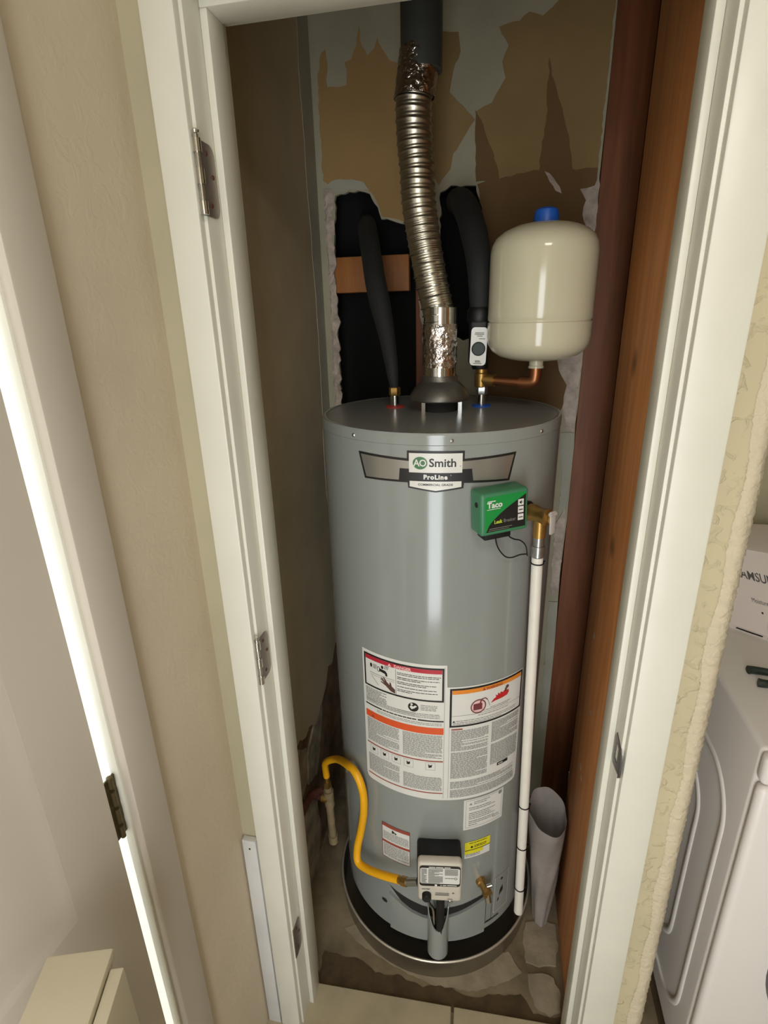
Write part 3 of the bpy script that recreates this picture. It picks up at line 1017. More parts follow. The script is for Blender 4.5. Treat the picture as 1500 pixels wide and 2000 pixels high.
lb.poly('column_edge', 'grey_print', [rect(0.0560, 0.0567, 0.596, 0.80)])
# right hand half
lb.poly('black_border', 'black_print', frame(0.0565, 0.2410, 0.7985, 0.9000, 0.0046))
lb.poly('amber_bar', 'amber_print', [rect(0.0615, 0.2360, 0.8850, 0.8952)])
lb.text('warning_lettering', 'rust_print', 'WARNING', 0.158, 0.8868, 0.0085, 2, bold=0.0003)
lb.poly('warning_lettering', 'rust_print', [[(0.128, 0.8868), (0.136, 0.8868), (0.132, 0.8935)]], 2)
lb.poly('prohibition_ring', 'maroon_print', [disc(0.120, 0.8475, 0.0180), disc(0.120, 0.8475, 0.0155)], 3)
lb.poly('ring_field', 'pink_print', [disc(0.120, 0.8475, 0.0155)])
lb.poly('fuel_can', 'maroon_print', [[(0.1085, 0.8385), (0.129, 0.8385), (0.129, 0.8540), (0.126, 0.8560), (0.128, 0.8605), (0.124, 0.8605), (0.1225, 0.8555), (0.1085, 0.8545)]], 2)
lb.poly('fuel_can', 'maroon_print', [[(0.124, 0.8605), (0.128, 0.866), (0.136, 0.867), (0.142, 0.861), (0.1405, 0.8595), (0.1355, 0.8645), (0.129, 0.8635), (0.1265, 0.859)]], 2)
lb.poly('sink_line', 'grey_print', [[(0.1405, 0.861), (0.1418, 0.861), (0.149, 0.842), (0.1475, 0.842)]])
lb.poly('flame', 'flame_print', [[(0.150, 0.8475), (0.162, 0.8505), (0.180, 0.8515), (0.194, 0.8540), (0.1985, 0.8605), (0.196, 0.8690), (0.190, 0.8650), (0.188, 0.8720), (0.181, 0.8655), (0.175, 0.8690), (0.173, 0.8640),
                                 (0.168, 0.8690), (0.167, 0.8620), (0.162, 0.8660), (0.163, 0.8590), (0.157, 0.8560)]])
lb.poly('fuel_figure', 'skin_print', [disc(0.1925, 0.8765, 0.0045, 0.0045, 14)], 2)
lb.poly('fuel_figure', 'skin_print', [[(0.186, 0.866), (0.191, 0.866), (0.192, 0.874), (0.186, 0.875)]], 2)
lb.poly('sink_line', 'grey_print', [rect(0.0615, 0.2360, 0.8280, 0.8288)])
for a, b, zz in ((0.128, 0.200, 0.8320), (0.150, 0.205, 0.8360), (0.120, 0.200, 0.8220), (0.070, 0.225, 0.8130), (0.064, 0.222, 0.8085), (0.064, 0.180, 0.8045)):
    lb.fine('small_print', 'grey_print', a, b, zz, zz + 0.002, pitch=0.01, h=0.0015, fill=1.1)
lb.poly('drawing', 'black_print', [[(0.063, 0.8115), (0.069, 0.8115), (0.066, 0.8165)]])
lb.poly('column_head', 'rust_print', [rect(0.061, 0.086, 0.7905, 0.7940)])
for a, b, c, d in ((0.061, 0.148, 0.732, 0.7885), (0.061, 0.148, 0.652, 0.728), (0.156, 0.236, 0.735, 0.7935), (0.156, 0.236, 0.672, 0.731), (0.061, 0.228, 0.624, 0.644), (0.061, 0.232, 0.597, 0.620)):
    lb.fine('small_print', 'grey_print', a, b, c, d, pitch=0.0030, h=0.0017, fill=0.85)
lb.poly('black_tag', 'black_print', [rect(0.176, 0.208, 0.6615, 0.6700)], 2)
lb.fine('tag_lettering', 'white_label', 0.179, 0.192, 0.6640, 0.6675, layer=3, pitch=0.01, h=0.0026, fill=1.1)
lb.done()

# --- rating plate, flammable vapour label, yellow label, clear label
lb = Label('rating_plate', rect(0.095, 0.202, 0.4895, 0.5835), W, 'white rating plate below the warning label')
lb.poly('border', 'grey_print', frame(0.100, 0.198, 0.496, 0.580, 0.0008))
for a, b, c, d in ((0.120, 0.165, 0.562, 0.574), (0.108, 0.180, 0.546, 0.558), (0.108, 0.178, 0.520, 0.541), (0.108, 0.176, 0.506, 0.516), (0.108, 0.130, 0.4985, 0.504), (0.172, 0.192, 0.504, 0.512)):
    lb.fine('small_print', 'grey_print', a, b, c, d, pitch=0.0056, h=0.0022, fill=0.7)
lb.poly('mark', 'grey_print', [disc(0.1915, 0.5735, 0.0052)])
lb.poly('mark', 'grey_print', [[(0.108, 0.566), (0.116, 0.566), (0.112, 0.573)]])
lb.done()
lb = Label('vapour_label', rect(-0.109, -0.032, 0.358, 0.473), W, 'small white label with two rust red bars')
lb.poly('border', 'maroon_print', frame(-0.109, -0.032, 0.358, 0.473, 0.0016))
lb.poly('rust_bar', 'rust_print', [rect(-0.1075, -0.0335, 0.4620, 0.4715)])
lb.poly('rust_bar', 'rust_print', [rect(-0.1075, -0.0335, 0.4085, 0.4160)])
lb.poly('drawing', 'black_print', [[(-0.080, 0.449), (-0.076, 0.449), (-0.074, 0.452), (-0.070, 0.448), (-0.067, 0.453), (-0.072, 0.4535), (-0.077, 0.458), (-0.080, 0.458)]])
lb.fine('small_print', 'grey_print', -0.105, -0.036, 0.419, 0.446, pitch=0.0038, h=0.0016)
lb.fine('small_print', 'grey_print', -0.105, -0.036, 0.363, 0.406, pitch=0.0032, h=0.0016)
lb.done()
lb = Label('yellow_label', rect(0.101, 0.169, 0.3945, 0.4480), W, 'small yellow and white label right of the gas valve')
lb.poly('yellow_field', 'yellow_label', [rect(0.101, 0.169, 0.4215, 0.4480)])
lb.poly('yellow_field', 'yellow_label', [rect(0.101, 0.150, 0.4080, 0.4200)])
lb.poly('rule', 'black_print', [rect(0.101, 0.169, 0.4200, 0.4218)], 2)
lb.poly('rule', 'black_print', [disc(0.119, 0.430, 0.0032)], 2)
lb.fine('small_print', 'black_print', 0.125, 0.158, 0.426, 0.434, layer=2, pitch=0.0045, h=0.0018)
lb.fine('small_print', 'black_print', 0.112, 0.162, 0.4385, 0.444, layer=2, pitch=0.0045, h=0.0018)
lb.fine('small_print', 'grey_print', 0.104, 0.142, 0.397, 0.407, layer=2, pitch=0.0045, h=0.0018)
lb.done()
lb = Label('clear_label', rect(0.194, 0.246, 0.150, 0.278), 'steel_grey', 'grey see-through label low on the right')
lb.poly('border', 'white_label', frame(0.194, 0.246, 0.150, 0.278, 0.0012))
lb.poly('black_mark', 'black_print', [[(0.212, 0.205), (0.226, 0.215), (0.224, 0.236), (0.214, 0.224)]])
lb.poly('black_mark', 'black_print', [[(0.206, 0.185), (0.212, 0.188), (0.212, 0.198), (0.207, 0.196)]])
lb.poly('black_mark', 'black_print', [disc(0.219, 0.262, 0.004)])
lb.done()

for s_, z_ in ((-0.147, 1.4335), (0.245, 1.4335), (0.05, 1.4335)):
    bm = bmesh.new()
    th = s_ / R
    mx = Matrix.Translation(cmap(s_, z_, R + 0.001)) @ Matrix.Rotation(th, 4, 'Z') @ Matrix.Rotation(pi / 2, 4, 'X')
    lathe(bm, [(0.0035, -0.001), (0.0035, 0.0012), (0.0025, 0.0022), (0.0, 0.0024)], (0, 0, 0), 14, mx=mx)
    finish('screw', bm, 'chrome', wh)

# --- outer burner door: dark patch painted as the shaded gap above a plate standing proud of the jacket
bm = bmesh.new()
wpoly(bm, [[(-0.090, 0.262), (-0.070, 0.252), (-0.035, 0.240), (0.0, 0.230), (0.04, 0.226), (0.10, 0.234), (0.135, 0.243), (0.165, 0.248),
            (0.165, 0.239), (0.135, 0.228), (0.10, 0.215), (0.04, 0.195), (0.0, 0.198), (-0.03, 0.208), (-0.06, 0.226)]], 0.0008)
finish('burner_gap_shade', bm, 'slot', wh)
bm = bmesh.new()
t = fill2d([[(-0.088, 0.240), (-0.060, 0.224), (-0.030, 0.206), (0.0, 0.196), (0.04, 0.193), (0.09, 0.210), (0.13, 0.226), (0.162, 0.236), (0.162, 0.112), (-0.088, 0.112)]])
join(bm, wrapped(t, 0.007))
n0 = bm.faces[:]
r_ = bmesh.ops.extrude_face_region(bm, geom=n0)
for v in [e for e in r_['geom'] if isinstance(e, bmesh.types.BMVert)]:
    d = Vector((v.co.x - HX, v.co.y - HY, 0)).normalized()
    v.co -= d * 0.0065
finish('burner_door', bm, 'steel_grey', wh, angle=40)
bm = bmesh.new()
wpoly(bm, [frame(0.168, 0.188, 0.135, 0.235, 0.0012)[0], frame(0.168, 0.188, 0.135, 0.235, 0.0012)[1]], 0.0009)
wpoly(bm, [rect(0.165, 0.215, 0.131, 0.135)], 0.0012)
finish('door_seam', bm, 'slot', wh)['kind'] = 'stuff'
bm = bmesh.new()
wpoly(bm, [disc(-0.108, 0.192, 0.0085, 0.0065)], 0.001)
finish('view_port', bm, 'slot', wh)

# --- gas control valve on the front
TH = radians(8.2)
GM = Matrix.Translation((HX, HY, 0)) @ Matrix.Rotation(TH, 4, 'Z')      # local -Y is outward


def gbox(bm, x0, x1, r0, r1, z0, z1, bev=0.004, seg=3):
    box(bm, x0, x1, -r1, -r0, z0, z1, bev, seg, GM)


bm = bmesh.new()
gbox(bm, -0.052, 0.052, R - 0.004, R + 0.060, 0.370, 0.468, 0.008)  # black housing; its top also stands in for the shadow above the cover
gv = finish('gas_valve', bm, 'black', wh)
tag(gv, 'gas control valve with warm grey front and black body')
bm = bmesh.new()
gbox(bm, -0.0505, 0.0505, R + 0.055, R + 0.080, 0.367, 0.489, 0.009, 4)
finish('front_cover', bm, 'valve_face', gv)
FY = R + 0.0806


def gflat(bm, loops, off=0.0):
    t = fill2d(loops)
    for v in t.verts:
        v.co.y = -(FY + off)
        v.co.z = (v.co.z if v.co.z < 0.428 else 0.428 + (v.co.z - 0.428) * 1.10) - 0.0115
        v.co.x *= 1.06
    join(bm, t, GM)


def gtext(bm, txt, s, z, size, off=0.0012, **k):
    t = text2d(txt, s, z, size, **k)
    for v in t.verts:
        v.co.y = -(FY + off)
        v.co.z = (v.co.z if v.co.z < 0.428 else 0.428 + (v.co.z - 0.428) * 1.10) - 0.0115
        v.co.x *= 1.06
    join(bm, t, GM)


def rrect(s0, s1, z0, z1, r, n=5):
    out = []
    for cx, cz, a0 in ((s1 - r, z0 + r, -pi / 2), (s1 - r, z1 - r, 0), (s0 + r, z1 - r, pi / 2), (s0 + r, z0 + r, pi)):
        out += [(cx + r * cos(a0 + pi / 2 * k / n), cz + r * sin(a0 + pi / 2 * k / n)) for k in range(n + 1)]
    return out


bm = bmesh.new()
gflat(bm, [rrect(-0.0435, 0.0435, 0.4305, 0.4890, 0.007)])
finish('valve_label', bm, 'black_print', gv)
bm = bmesh.new()
gflat(bm, [rrect(-0.0420, 0.0420, 0.4385, 0.4830, 0.004)], 0.0004)
finish('label_field', bm, 'white_label', gv)
bm = bmesh.new()
rr = random.Random(5)
for x0, x1, z0, z1 in ((-0.025, 0.006, 0.441, 0.481), (-0.040, -0.028, 0.441, 0.481), (0.010, 0.038, 0.463, 0.481)):
    z = z1
    while z > z0:
        e = x1 if rr.random() < 0.8 else x0 + (x1 - x0) * rr.uniform(0.4, 0.9)
        gflat(bm, [rect(x0, e, z - 0.0016, z)], 0.0008)
        z -= 0.0026
finish('fine_print', bm, 'grey_print', gv)['kind'] = 'stuff'
bm = bmesh.new()
for a, b, z in ((0.011, 0.016, 0.4545), (0.0168, 0.0215, 0.4545), (0.0222, 0.0290, 0.4545), (-0.039, -0.030, 0.4205), (-0.0292, -0.0215, 0.4205), (0.016, 0.028, 0.3900)):
    gflat(bm, [rect(a, b, z, z + 0.0016)], 0.0008)
gflat(bm, [disc(0.0335, 0.4553, 0.0034), disc(0.0335, 0.4553, 0.0022)], 0.0008)
for k in range(3):
    gflat(bm, [rect(-0.010, 0.020, 0.4085 - k * 0.0035, 0.4098 - k * 0.0035)], 0.0005)
gflat(bm, [[(0.026, 0.4085), (0.032, 0.4085), (0.029, 0.4130)]], 0.0005)
finish('lettering', bm, 'console_grey', gv)['kind'] = 'stuff'
bm = bmesh.new()
for a, b, z in ((-0.024, -0.010, 0.4852), (-0.0085, 0.007, 0.4852), (0.009, 0.022, 0.4852), (0.001, 0.004, 0.4338), (0.006, 0.014, 0.4338), (0.0155, 0.036, 0.4338)):
    gflat(bm, [rect(a, b, z, z + 0.0022)], 0.0010)
gflat(bm, [rect(-0.011, -0.006, 0.4318, 0.4372)], 0.0010)
finish('reversed_lettering', bm, 'white_label', gv)['kind'] = 'stuff'
bm = bmesh.new()
km = GM @ Matrix.Translation((-0.0300, -FY, 0.3910)) @ Matrix.Rotation(pi / 2, 4, 'X')
lathe(bm, [(0.0105, -0.002), (0.0105, 0.010), (0.0090, 0.012), (0.0, 0.012)], (0, 0, 0), 28, mx=km)
finish('knob', bm, 'black', gv)
# cables from the valve down into the shield tube
for pts, m_, rad in (([(-0.030, -(R + 0.070), 0.372), (-0.029, -(R + 0.060), 0.350), (-0.022, -(R + 0.045), 0.310), (-0.012, -(R + 0.036), 0.270), (-0.010, -(R + 0.034), 0.200)], 'chrome', 0.0036),
                     ([(0.028, -(R + 0.070), 0.372), (0.032, -(R + 0.060), 0.355), (0.028, -(R + 0.056), 0.335), (0.020, -(R + 0.050), 0.345)], 'chrome', 0.0030),
                     ([(0.0, -(R + 0.060), 0.372), (0.004, -(R + 0.045), 0.34), (0.004, -(R + 0.036), 0.20)], 'black', 0.0100)):
    bm = bmesh.new()
    tube(bm, [GM @ Vector(p) for p in spline(pts, 8)], rad, 10)
    finish('valve_lead', bm, m_, gv)
# half round shield tube below the valve
t = bmesh.new()
n = 22
rows = []
for rad_in in (0.0265, 0.0240):
    for ztop in (0, 1):
        ring = []
        for k in range(n + 1):
            a = -pi * 0.62 + 2 * pi * 0.62 * k / n
            x, y = rad_in * sin(a), -(R + 0.020) - rad_in * cos(a)
            z = 0.106 if not ztop else 0.268 - 0.058 * max(0.0, cos(a)) ** 1.5
            ring.append(t.verts.new(GM @ Vector((x, y, z))))
        rows.append(ring)
for a, b in ((0, 1), (1, 3), (3, 2), (2, 0)):
    for k in range(n):
        t.faces.new((rows[a][k], rows[a][k + 1], rows[b][k + 1], rows[b][k]))
sh = finish('shield_tube', t, 'steel_grey', wh, angle=50)
# drain valve
DM = Matrix.Translation((HX, HY, 0)) @ Matrix.Rotation(radians(32.2), 4, 'Z')
bm = bmesh.new()
lathe(bm, [(0.013, 0), (0.013, 0.010), (0.010, 0.012), (0.010, 0.030), (0.013, 0.032), (0.013, 0.040), (0.0, 0.040)], (0, 0, 0), 8, mx=DM @ Matrix.Translation((0, -R + 0.001, 0.303)) @ Matrix.Rotation(pi / 2, 4, 'X'))
dv = finish('drain_valve', bm, 'brass', wh)
bm = bmesh.new()
tube(bm, [DM @ Vector(p) for p in ((0.004, -R - 0.026, 0.312), (0.016, -R - 0.030, 0.318))], 0.005, 10)
tube(bm, [DM @ Vector(p) for p in ((0.002, -R - 0.030, 0.302), (0.005, -R - 0.034, 0.272))], 0.009, 14)
finish('spout', bm, 'chrome', dv)

# --- nipples on top
for nm, (x, y), ringm, hexm in (('hot_nipple', (-0.233, 0.476), 'red_plastic', 'brass'), ('cold_nipple', (-0.036, 0.500), 'blue_cap', 'zinc')):
    bm = bmesh.new()
    lathe(bm, [(0.0105, ZT - 0.001), (0.0105, 1.476)], (x, y, 0), 20)
    np_ = finish(nm, bm, 'chrome', wh)
    bm = bmesh.new()
    lathe(bm, [(0.022, ZT - 0.001), (0.022, ZT + 0.0025), (0.011, ZT + 0.005)], (x, y, 0), 28)
    finish('colour_ring', bm, ringm, np_)
    bm = bmesh.new()
    lathe(bm, [(0.0125, 1.474), (0.0135, 1.476), (0.0135, 1.490), (0.0125, 1.492)], (x, y, 0), 6)
    finish('union_nut', bm, hexm, np_)

# --- draft hood
dh = thing('draft_hood', 'dull metal draft hood on top of the water heater', 'draft hood', (HX, HY, ZT))
bm = bmesh.new()
lathe(bm, [(0.064, 1.4705), (0.066, 1.473), (0.066, 1.477), (0.062, 1.485), (0.055, 1.4965), (0.046, 1.5055), (0.040, 1.510), (0.0385, 1.512), (0.0385, 1.522), (0.034, 1.522), (0.034, 1.505),
           (0.060, 1.475), (0.064, 1.4705)], (HX, HY, 0), 64, cap=False)
finish('skirt', bm, 'hood', dh)
bm = bmesh.new()
lathe(bm, [(0.040, ZT), (0.040, 1.472), (0.0, 1.472)], (HX, HY, 0), 40, cap=False)
finish('flue_throat', bm, 'slot', dh)
for a in (-125, -25, 95):
    bm = bmesh.new()
    x, y = HX + 0.052 * cos(radians(a)), HY + 0.052 * sin(radians(a))
    box(bm, x - 0.004, x + 0.004, y - 0.001, y + 0.001, ZT, 1.487)
    finish('leg', bm, 'chrome', dh)

# --- flue
fp = thing('flue_pipe', 'flexible silver flue duct rising from the draft hood', 'flue pipe', (HX, HY, 1.515))
bm = bmesh.new()
lathe(bm, [(0.0345, 1.512), (0.0345, 1.66), (0.033, 1.66)], (HX, HY, 0), 48, cap=False)
finish('collar', bm, 'chrome', fp)
t = bmesh.new()
rows = []
for k in range(26):
    z = 1.540 + 0.088 * k / 25
    rows.append([t.verts.new((HX + (0.0358 + random.uniform(-0.0011, 0.0013)) * cos(a), HY + (0.0358 + random.uniform(-0.0011, 0.0013)) * sin(a), z)) for a in [2 * pi * j / 56 for j in range(56)]])
for a, b in zip(rows[:-1], rows[1:]):
    for k in range(56):
        t.faces.new((a[k], a[(k + 1) % 56], b[(k + 1) % 56], b[k]))
finish('foil_tape', t, 'foil', fp, angle=180)
path = spline([(-0.126, HY, 1.615), (-0.130, HY, 1.65), (-0.143, 0.442, 1.701), (-0.156, 0.446, 1.76), (-0.165, 0.45, 1.807), (-0.1735, 0.452, 1.86), (-0.177, 0.454, 1.917),
               (-0.182, 0.455, 1.97), (-0.183, 0.455, 2.03), (-0.178, 0.455, 2.07)], 44)
Lp = len(path)


def corr(f, a):
    # loosely stretched at the bottom, tightly ribbed above
    n = 9.0 * min(f, 0.36) / 0.36 if f < 0.36 else 9.0 + (f - 0.36) / 0.64 * 19.0
    ph = (n + a / (2 * pi)) % 1.0
    base = 0.0312 + 0.0035 * f
    rib = math.exp(-((ph - 0.5) / 0.13) ** 2) * (0.0006 if f < 0.36 else 0.0020)
    fine = 0.0005 * sin(2 * pi * (n * 4 + a / (2 * pi))) if f < 0.5 else 0.0003 * sin(2 * pi * (n * 3 + a / (2 * pi)))
    return base + rib + fine


bm = bmesh.new()
tube(bm, path, 0.033, 48, rfun=corr)
fd = finish('flexible_duct', bm, 'alu', fp, angle=75)
# bright wire of the stretched lower turns
pts = []
up = Vector((0, 1, 0))
for i in range(int(Lp * 0.36)):
    f0 = i / (Lp - 1)
    for sub in range(4):
        f = f0 + sub / 4 / (Lp - 1)
        j = f * (Lp - 1)
        p = path[int(j)].lerp(path[min(int(j) + 1, Lp - 1)], j - int(j))
        tg = (path[min(i + 2, Lp - 1)] - path[max(i - 2, 0)]).normalized()
        u = (up - tg * up.dot(tg)).normalized()
        v = tg.cross(u)
        a = -2 * pi * 9.0 * f / 0.36
        pts.append(p + (u * cos(a) + v * sin(a)) * (0.0328 + 0.0035 * f))
bm = bmesh.new()
tube(bm, pts, 0.0016, 6)
finish('wire_coil', bm, 'chrome', fd)
t = bmesh.new()
rows = []
for k in range(18):
    z = 2.035 + 0.075 * k / 17
    cx, cy = -0.182 + 0.012 * k / 17, 0.455
    rows.append([t.verts.new((cx + (0.0385 + random.uniform(-0.0012, 0.0012)) * cos(a), cy + (0.0385 + random.uniform(-0.0012, 0.0012)) * sin(a), z)) for a in [2 * pi * j / 56 for j in range(56)]])
for a, b in zip(rows[:-1], rows[1:]):
    for k in range(56):
        t.faces.new((a[k], a[(k + 1) % 56], b[(k + 1) % 56], b[k]))
finish('foil_tape', t, 'foil', fp, angle=180)
bm = bmesh.new()
lathe(bm, [(0.0388, 2.075), (0.0388, TOP)], (-0.168, 0.455, 0), 48)
finish('upper_pipe', bm, 'upper_flue', fp)

# --- insulated hot and cold lines
bm = bmesh.new()
p_ = spline([(-0.234, 0.477, 1.488), (-0.240, 0.484, 1.53), (-0.257, 0.52, 1.60), (-0.276, 0.553, 1.66), (-0.296, 0.59, 1.72), (-0.314, 0.64, 1.772), (-0.331, 0.69, 1.82), (-0.352, 0.76, 1.866), (-0.375, 0.86, 1.89)], 8)
tube(bm, p_, [0.0095 + 0.0155 * min(1.0, i / 26) for i in range(len(p_))], 20)
tag(finish('hot_water_pipe', bm, 'black_foam'), 'black foam covered pipe running from the hot nipple into the wall hole', 'pipe')
bm = bmesh.new()
p_ = spline([(-0.044, 0.500, 1.625), (-0.048, 0.502, 1.68), (-0.052, 0.52, 1.74), (-0.064, 0.575, 1.80), (-0.082, 0.64, 1.855), (-0.102, 0.70, 1.896), (-0.120, 0.78, 1.915), (-0.125, 0.88, 1.92)], 8)
tube(bm, p_, [0.019 + 0.011 * min(1.0, i / 26) for i in range(len(p_))], 20)
tag(finish('cold_water_pipe', bm, 'black_foam'), 'black foam covered pipe behind the almond expansion tank', 'pipe')

# --- mixing valve with white dial plate
tv = thing('mixing_valve', 'black valve with a white plate and dark round dial above the cold nipple', 'valve', (-0.040, 0.500, 1.53))
bm = bmesh.new()
VM = Matrix.Translation((-0.047, 0.500, 0)) @ Matrix.Rotation(radians(2), 4, 'Z')
box(bm, -0.021, 0.021, -0.024, 0.020, 1.540, 1.635, 0.008, 3, VM)
lathe(bm, [(0.017, 1.53), (0.019, 1.535), (0.019, 1.55)], (-0.042, 0.500, 0), 24)
lathe(bm, [(0.024, 1.628), (0.027, 1.634), (0.027, 1.652), (0.022, 1.660)], (-0.047, 0.501, 0), 28)
finish('body', bm, 'black', tv)
bm = bmesh.new()
slab(bm, [rrect(-0.0175, 0.0175, 1.5385, 1.6180, 0.0085, 6)], -0.030, 0.007, mx=VM @ Matrix.Rotation(radians(2.2), 4, 'Y') @ Matrix.Translation((-0.060, 0, 0)))
pl = finish('dial_plate', bm, 'white_label', tv, angle=30)
pm = VM @ Matrix.Rotation(radians(2.2), 4, 'Y') @ Matrix.Translation((-0.060, -0.030, 0))
bm = bmesh.new()
lathe(bm, [(0.0148, -0.001), (0.0148, 0.0015), (0.0125, 0.0045), (0.0, 0.0050)], (0, 0, 0), 32, mx=pm @ Matrix.Translation((0, 0, 1.5735)) @ Matrix.Rotation(pi / 2, 4, 'X'))
finish('dial', bm, 'grip', pl)
bm = bmesh.new()
for a, b, z in ((-0.009, 0.010, 1.6065), (-0.010, 0.010, 1.6035), (-0.005, 0.007, 1.6), (0.0, 0.013, 1.5945), (-0.006, 0.005, 1.5485), (-0.006, 0.006, 1.5460), (-0.009, 0.009, 1.5428)):
    t = fill2d([rect(a, b, z - 0.0009, z + 0.0009)])
    for v in t.verts:
        v.co.y = -0.0006
    join(bm, t, pm)
finish('plate_print', bm, 'grey_print', pl)['kind'] = 'stuff'

# --- copper line to the expansion tank
EX, EY = 0.077, 0.455
cp_ = thing('copper_branch', 'copper tee and elbow line leading to the expansion tank', 'pipe', (-0.037, 0.5, 1.49))
bm = bmesh.new()
lathe(bm, [(0.0125, 1.490), (0.0150, 1.492), (0.0150, 1.520), (0.0125, 1.522), (0.0125, 1.540)], (-0.038, 0.500, 0), 24)
tube(bm, [(-0.038, 0.500, 1.506), (-0.008, 0.489, 1.5055)], 0.0140, 20)
finish('tee', bm, 'brass', cp_)
bm = bmesh.new()
tube(bm, [(-0.015, 0.4915, 1.5055), (0.060, 0.4615, 1.503)], 0.0100, 18)
finish('straight_pipe', bm, 'copper', cp_)
bm = bmesh.new()
tube(bm, spline([(0.046, 0.467, 1.5035), (0.062, 0.4605, 1.5035), (0.074, 0.456, 1.508), (0.077, 0.455, 1.520), (0.077, 0.455, 1.537)], 7), 0.0135, 20)
finish('elbow', bm, 'copper', cp_)

# --- expansion tank
et = thing('expansion_tank', 'almond white expansion tank with a blue cap above the heater', 'expansion tank', (EX, EY, 1.535))
bm = bmesh.new()
ER = 0.1045
lathe(bm, [(0.0, 1.5490), (0.030, 1.5500), (0.058, 1.5540), (0.080, 1.5610), (0.095, 1.5715), (0.1025, 1.585), (ER, 1.600), (ER, 1.6255), (ER + 0.0006, 1.6270), (ER - 0.0020, 1.6290), (ER - 0.0020, 1.6305), (ER + 0.0004, 1.6325),
           (ER, 1.65), (ER, 1.755), (0.1025, 1.770), (0.096, 1.7835), (0.082, 1.7950), (0.060, 1.8045), (0.030, 1.8105), (0.0, 1.812)], (EX, EY, 0), 96)
finish('shell', bm, 'tank_white', et, angle=60)
bm = bmesh.new()
lathe(bm, [(0.0145, 1.5515), (0.0145, 1.5405), (0.0160, 1.5395), (0.0160, 1.5350), (0.0, 1.5350)], (EX, EY, 0), 24)
finish('nipple', bm, 'tank_white', et)
bm = bmesh.new()
lathe(bm, [(0.0240, 1.806), (0.0240, 1.822), (0.0215, 1.832), (0.015, 1.836), (0.0, 1.836)], (EX, EY, 0), 28)
finish('valve_cap', bm, 'blue_cap', et)

# --- leak alarm box
LT = radians(29.5)
la = thing('leak_alarm', 'green leak alarm box with black swoosh face on the heater jacket', 'alarm box', (HX + R * sin(LT), HY - R * cos(LT), 1.25))
LM = Matrix.Translation((HX, HY, 1.3075)) @ Matrix.Rotation(LT, 4, 'Z') @ Matrix.Rotation(radians(-2.5), 4, 'Y')
bm = bmesh.new()
box(bm, -0.050, 0.046, -(R + 0.046), -(R + 0.0005), -0.0415, 0.0405, 0.006, 3, LM)
finish('case', bm, 'green_case', la)
fy = -(R + 0.0463)


def lflat(bm, loops, off=0.0):
    t = fill2d(loops)
    for v in t.verts:
        v.co.y = fy - off
    join(bm, t, LM)


def ltext(bm, txt, s, z, size, off, **k):
    t = text2d(txt, s, z, size, **k)
    for v in t.verts:
        v.co.y = fy - off
    join(bm, t, LM)


bm = bmesh.new()
lflat(bm, [rrect(-0.0425, 0.0405, -0.0340, 0.0335, 0.003)])
fc = finish('face_film', bm, 'green_face', la)
bm = bmesh.new()
cv = [(-0.0405 + 0.079 * (k / 14), -0.0335 + 0.062 * (k / 14) ** 0.62) for k in range(15)]
lflat(bm, [cv[:-1] + [(0.0395, 0.0300), (0.0395, -0.0330)]], 0.0004)
finish('black_swoosh', bm, 'black_print', fc)
for k, z in enumerate((0.0085, -0.0055, -0.0200)):
    bm = bmesh.new()
    lflat(bm, [rrect(0.0235, 0.0350, z, z + 0.0120, 0.0006)], 0.0008)
    finish('white_key', bm, 'white_label', fc)
bm = bmesh.new()
lflat(bm, [[(0.0262, 0.0130), (0.0280, 0.0130), (0.0305, 0.0105), (0.0305, 0.0185), (0.0280, 0.0160), (0.0262, 0.0160)]], 0.0012)
lflat(bm, [rect(0.0315, 0.0325, 0.0130, 0.0160)], 0.0012)
lflat(bm, [rect(0.0253, 0.0332, -0.0006, 0.0012)], 0.0012)
lflat(bm, [rect(0.0250, 0.0335, -0.0152, -0.0136)], 0.0012)
finish('key_lettering', bm, 'black_print', fc)['kind'] = 'stuff'
bm = bmesh.new()
ltext(bm, 'Taco', -0.0235, 0.0130, 0.0150, 0.0008, bold=0.0005)
lflat(bm, [rect(-0.038, -0.022, 0.0245, 0.0262)], 0.0008)
lflat(bm, [rect(-0.039, -0.012, 0.0095, 0.0106)], 0.0008)
finish('logo_lettering', bm, 'white_label', fc)['kind'] = 'stuff'
bm = bmesh.new()
ltext(bm, 'Leak', -0.0245, -0.0185, 0.0094, 0.0008, bold=0.0003, align='LEFT', xs=0.9)
finish('name_lettering', bm, 'lime_print', fc)['kind'] = 'stuff'
bm = bmesh.new()
ltext(bm, 'Breaker', -0.0058, -0.0185, 0.0094, 0.0008, align='LEFT', xs=0.82)
lflat(bm, [rect(-0.034, 0.012, -0.0280, -0.0270)], 0.0008)
lflat(bm, [rect(-0.036, 0.006, -0.0312, -0.0304)], 0.0008)
finish('name_lettering', bm, 'grey_print', fc)['kind'] = 'stuff'
bm = bmesh.new()
box(bm, -0.040, 0.014, -(R + 0.040), -(R + 0.010), -0.0525, -0.0410, 0.002, 2, LM)
finish('terminal_block', bm, 'black', la)
bm = bmesh.new()
lathe(bm, [(0.005, -0.001), (0.005, 0.001), (0.0, 0.001)], (0, 0, 0), 16, mx=LM @ Matrix.Translation((-0.050, -(R + 0.028), 0.016)) @ Matrix.Rotation(-pi / 2, 4, 'Y'))
finish('side_port', bm, 'slot', la)
PTOP, PBOT = Vector((0.0915, 0.240, 1.199)), Vector((0.1155, 0.250, 0.172))


def pipe_at(z):
    f = (PTOP.z - z) / (PTOP.z - PBOT.z)
    return PTOP.lerp(PBOT, f)


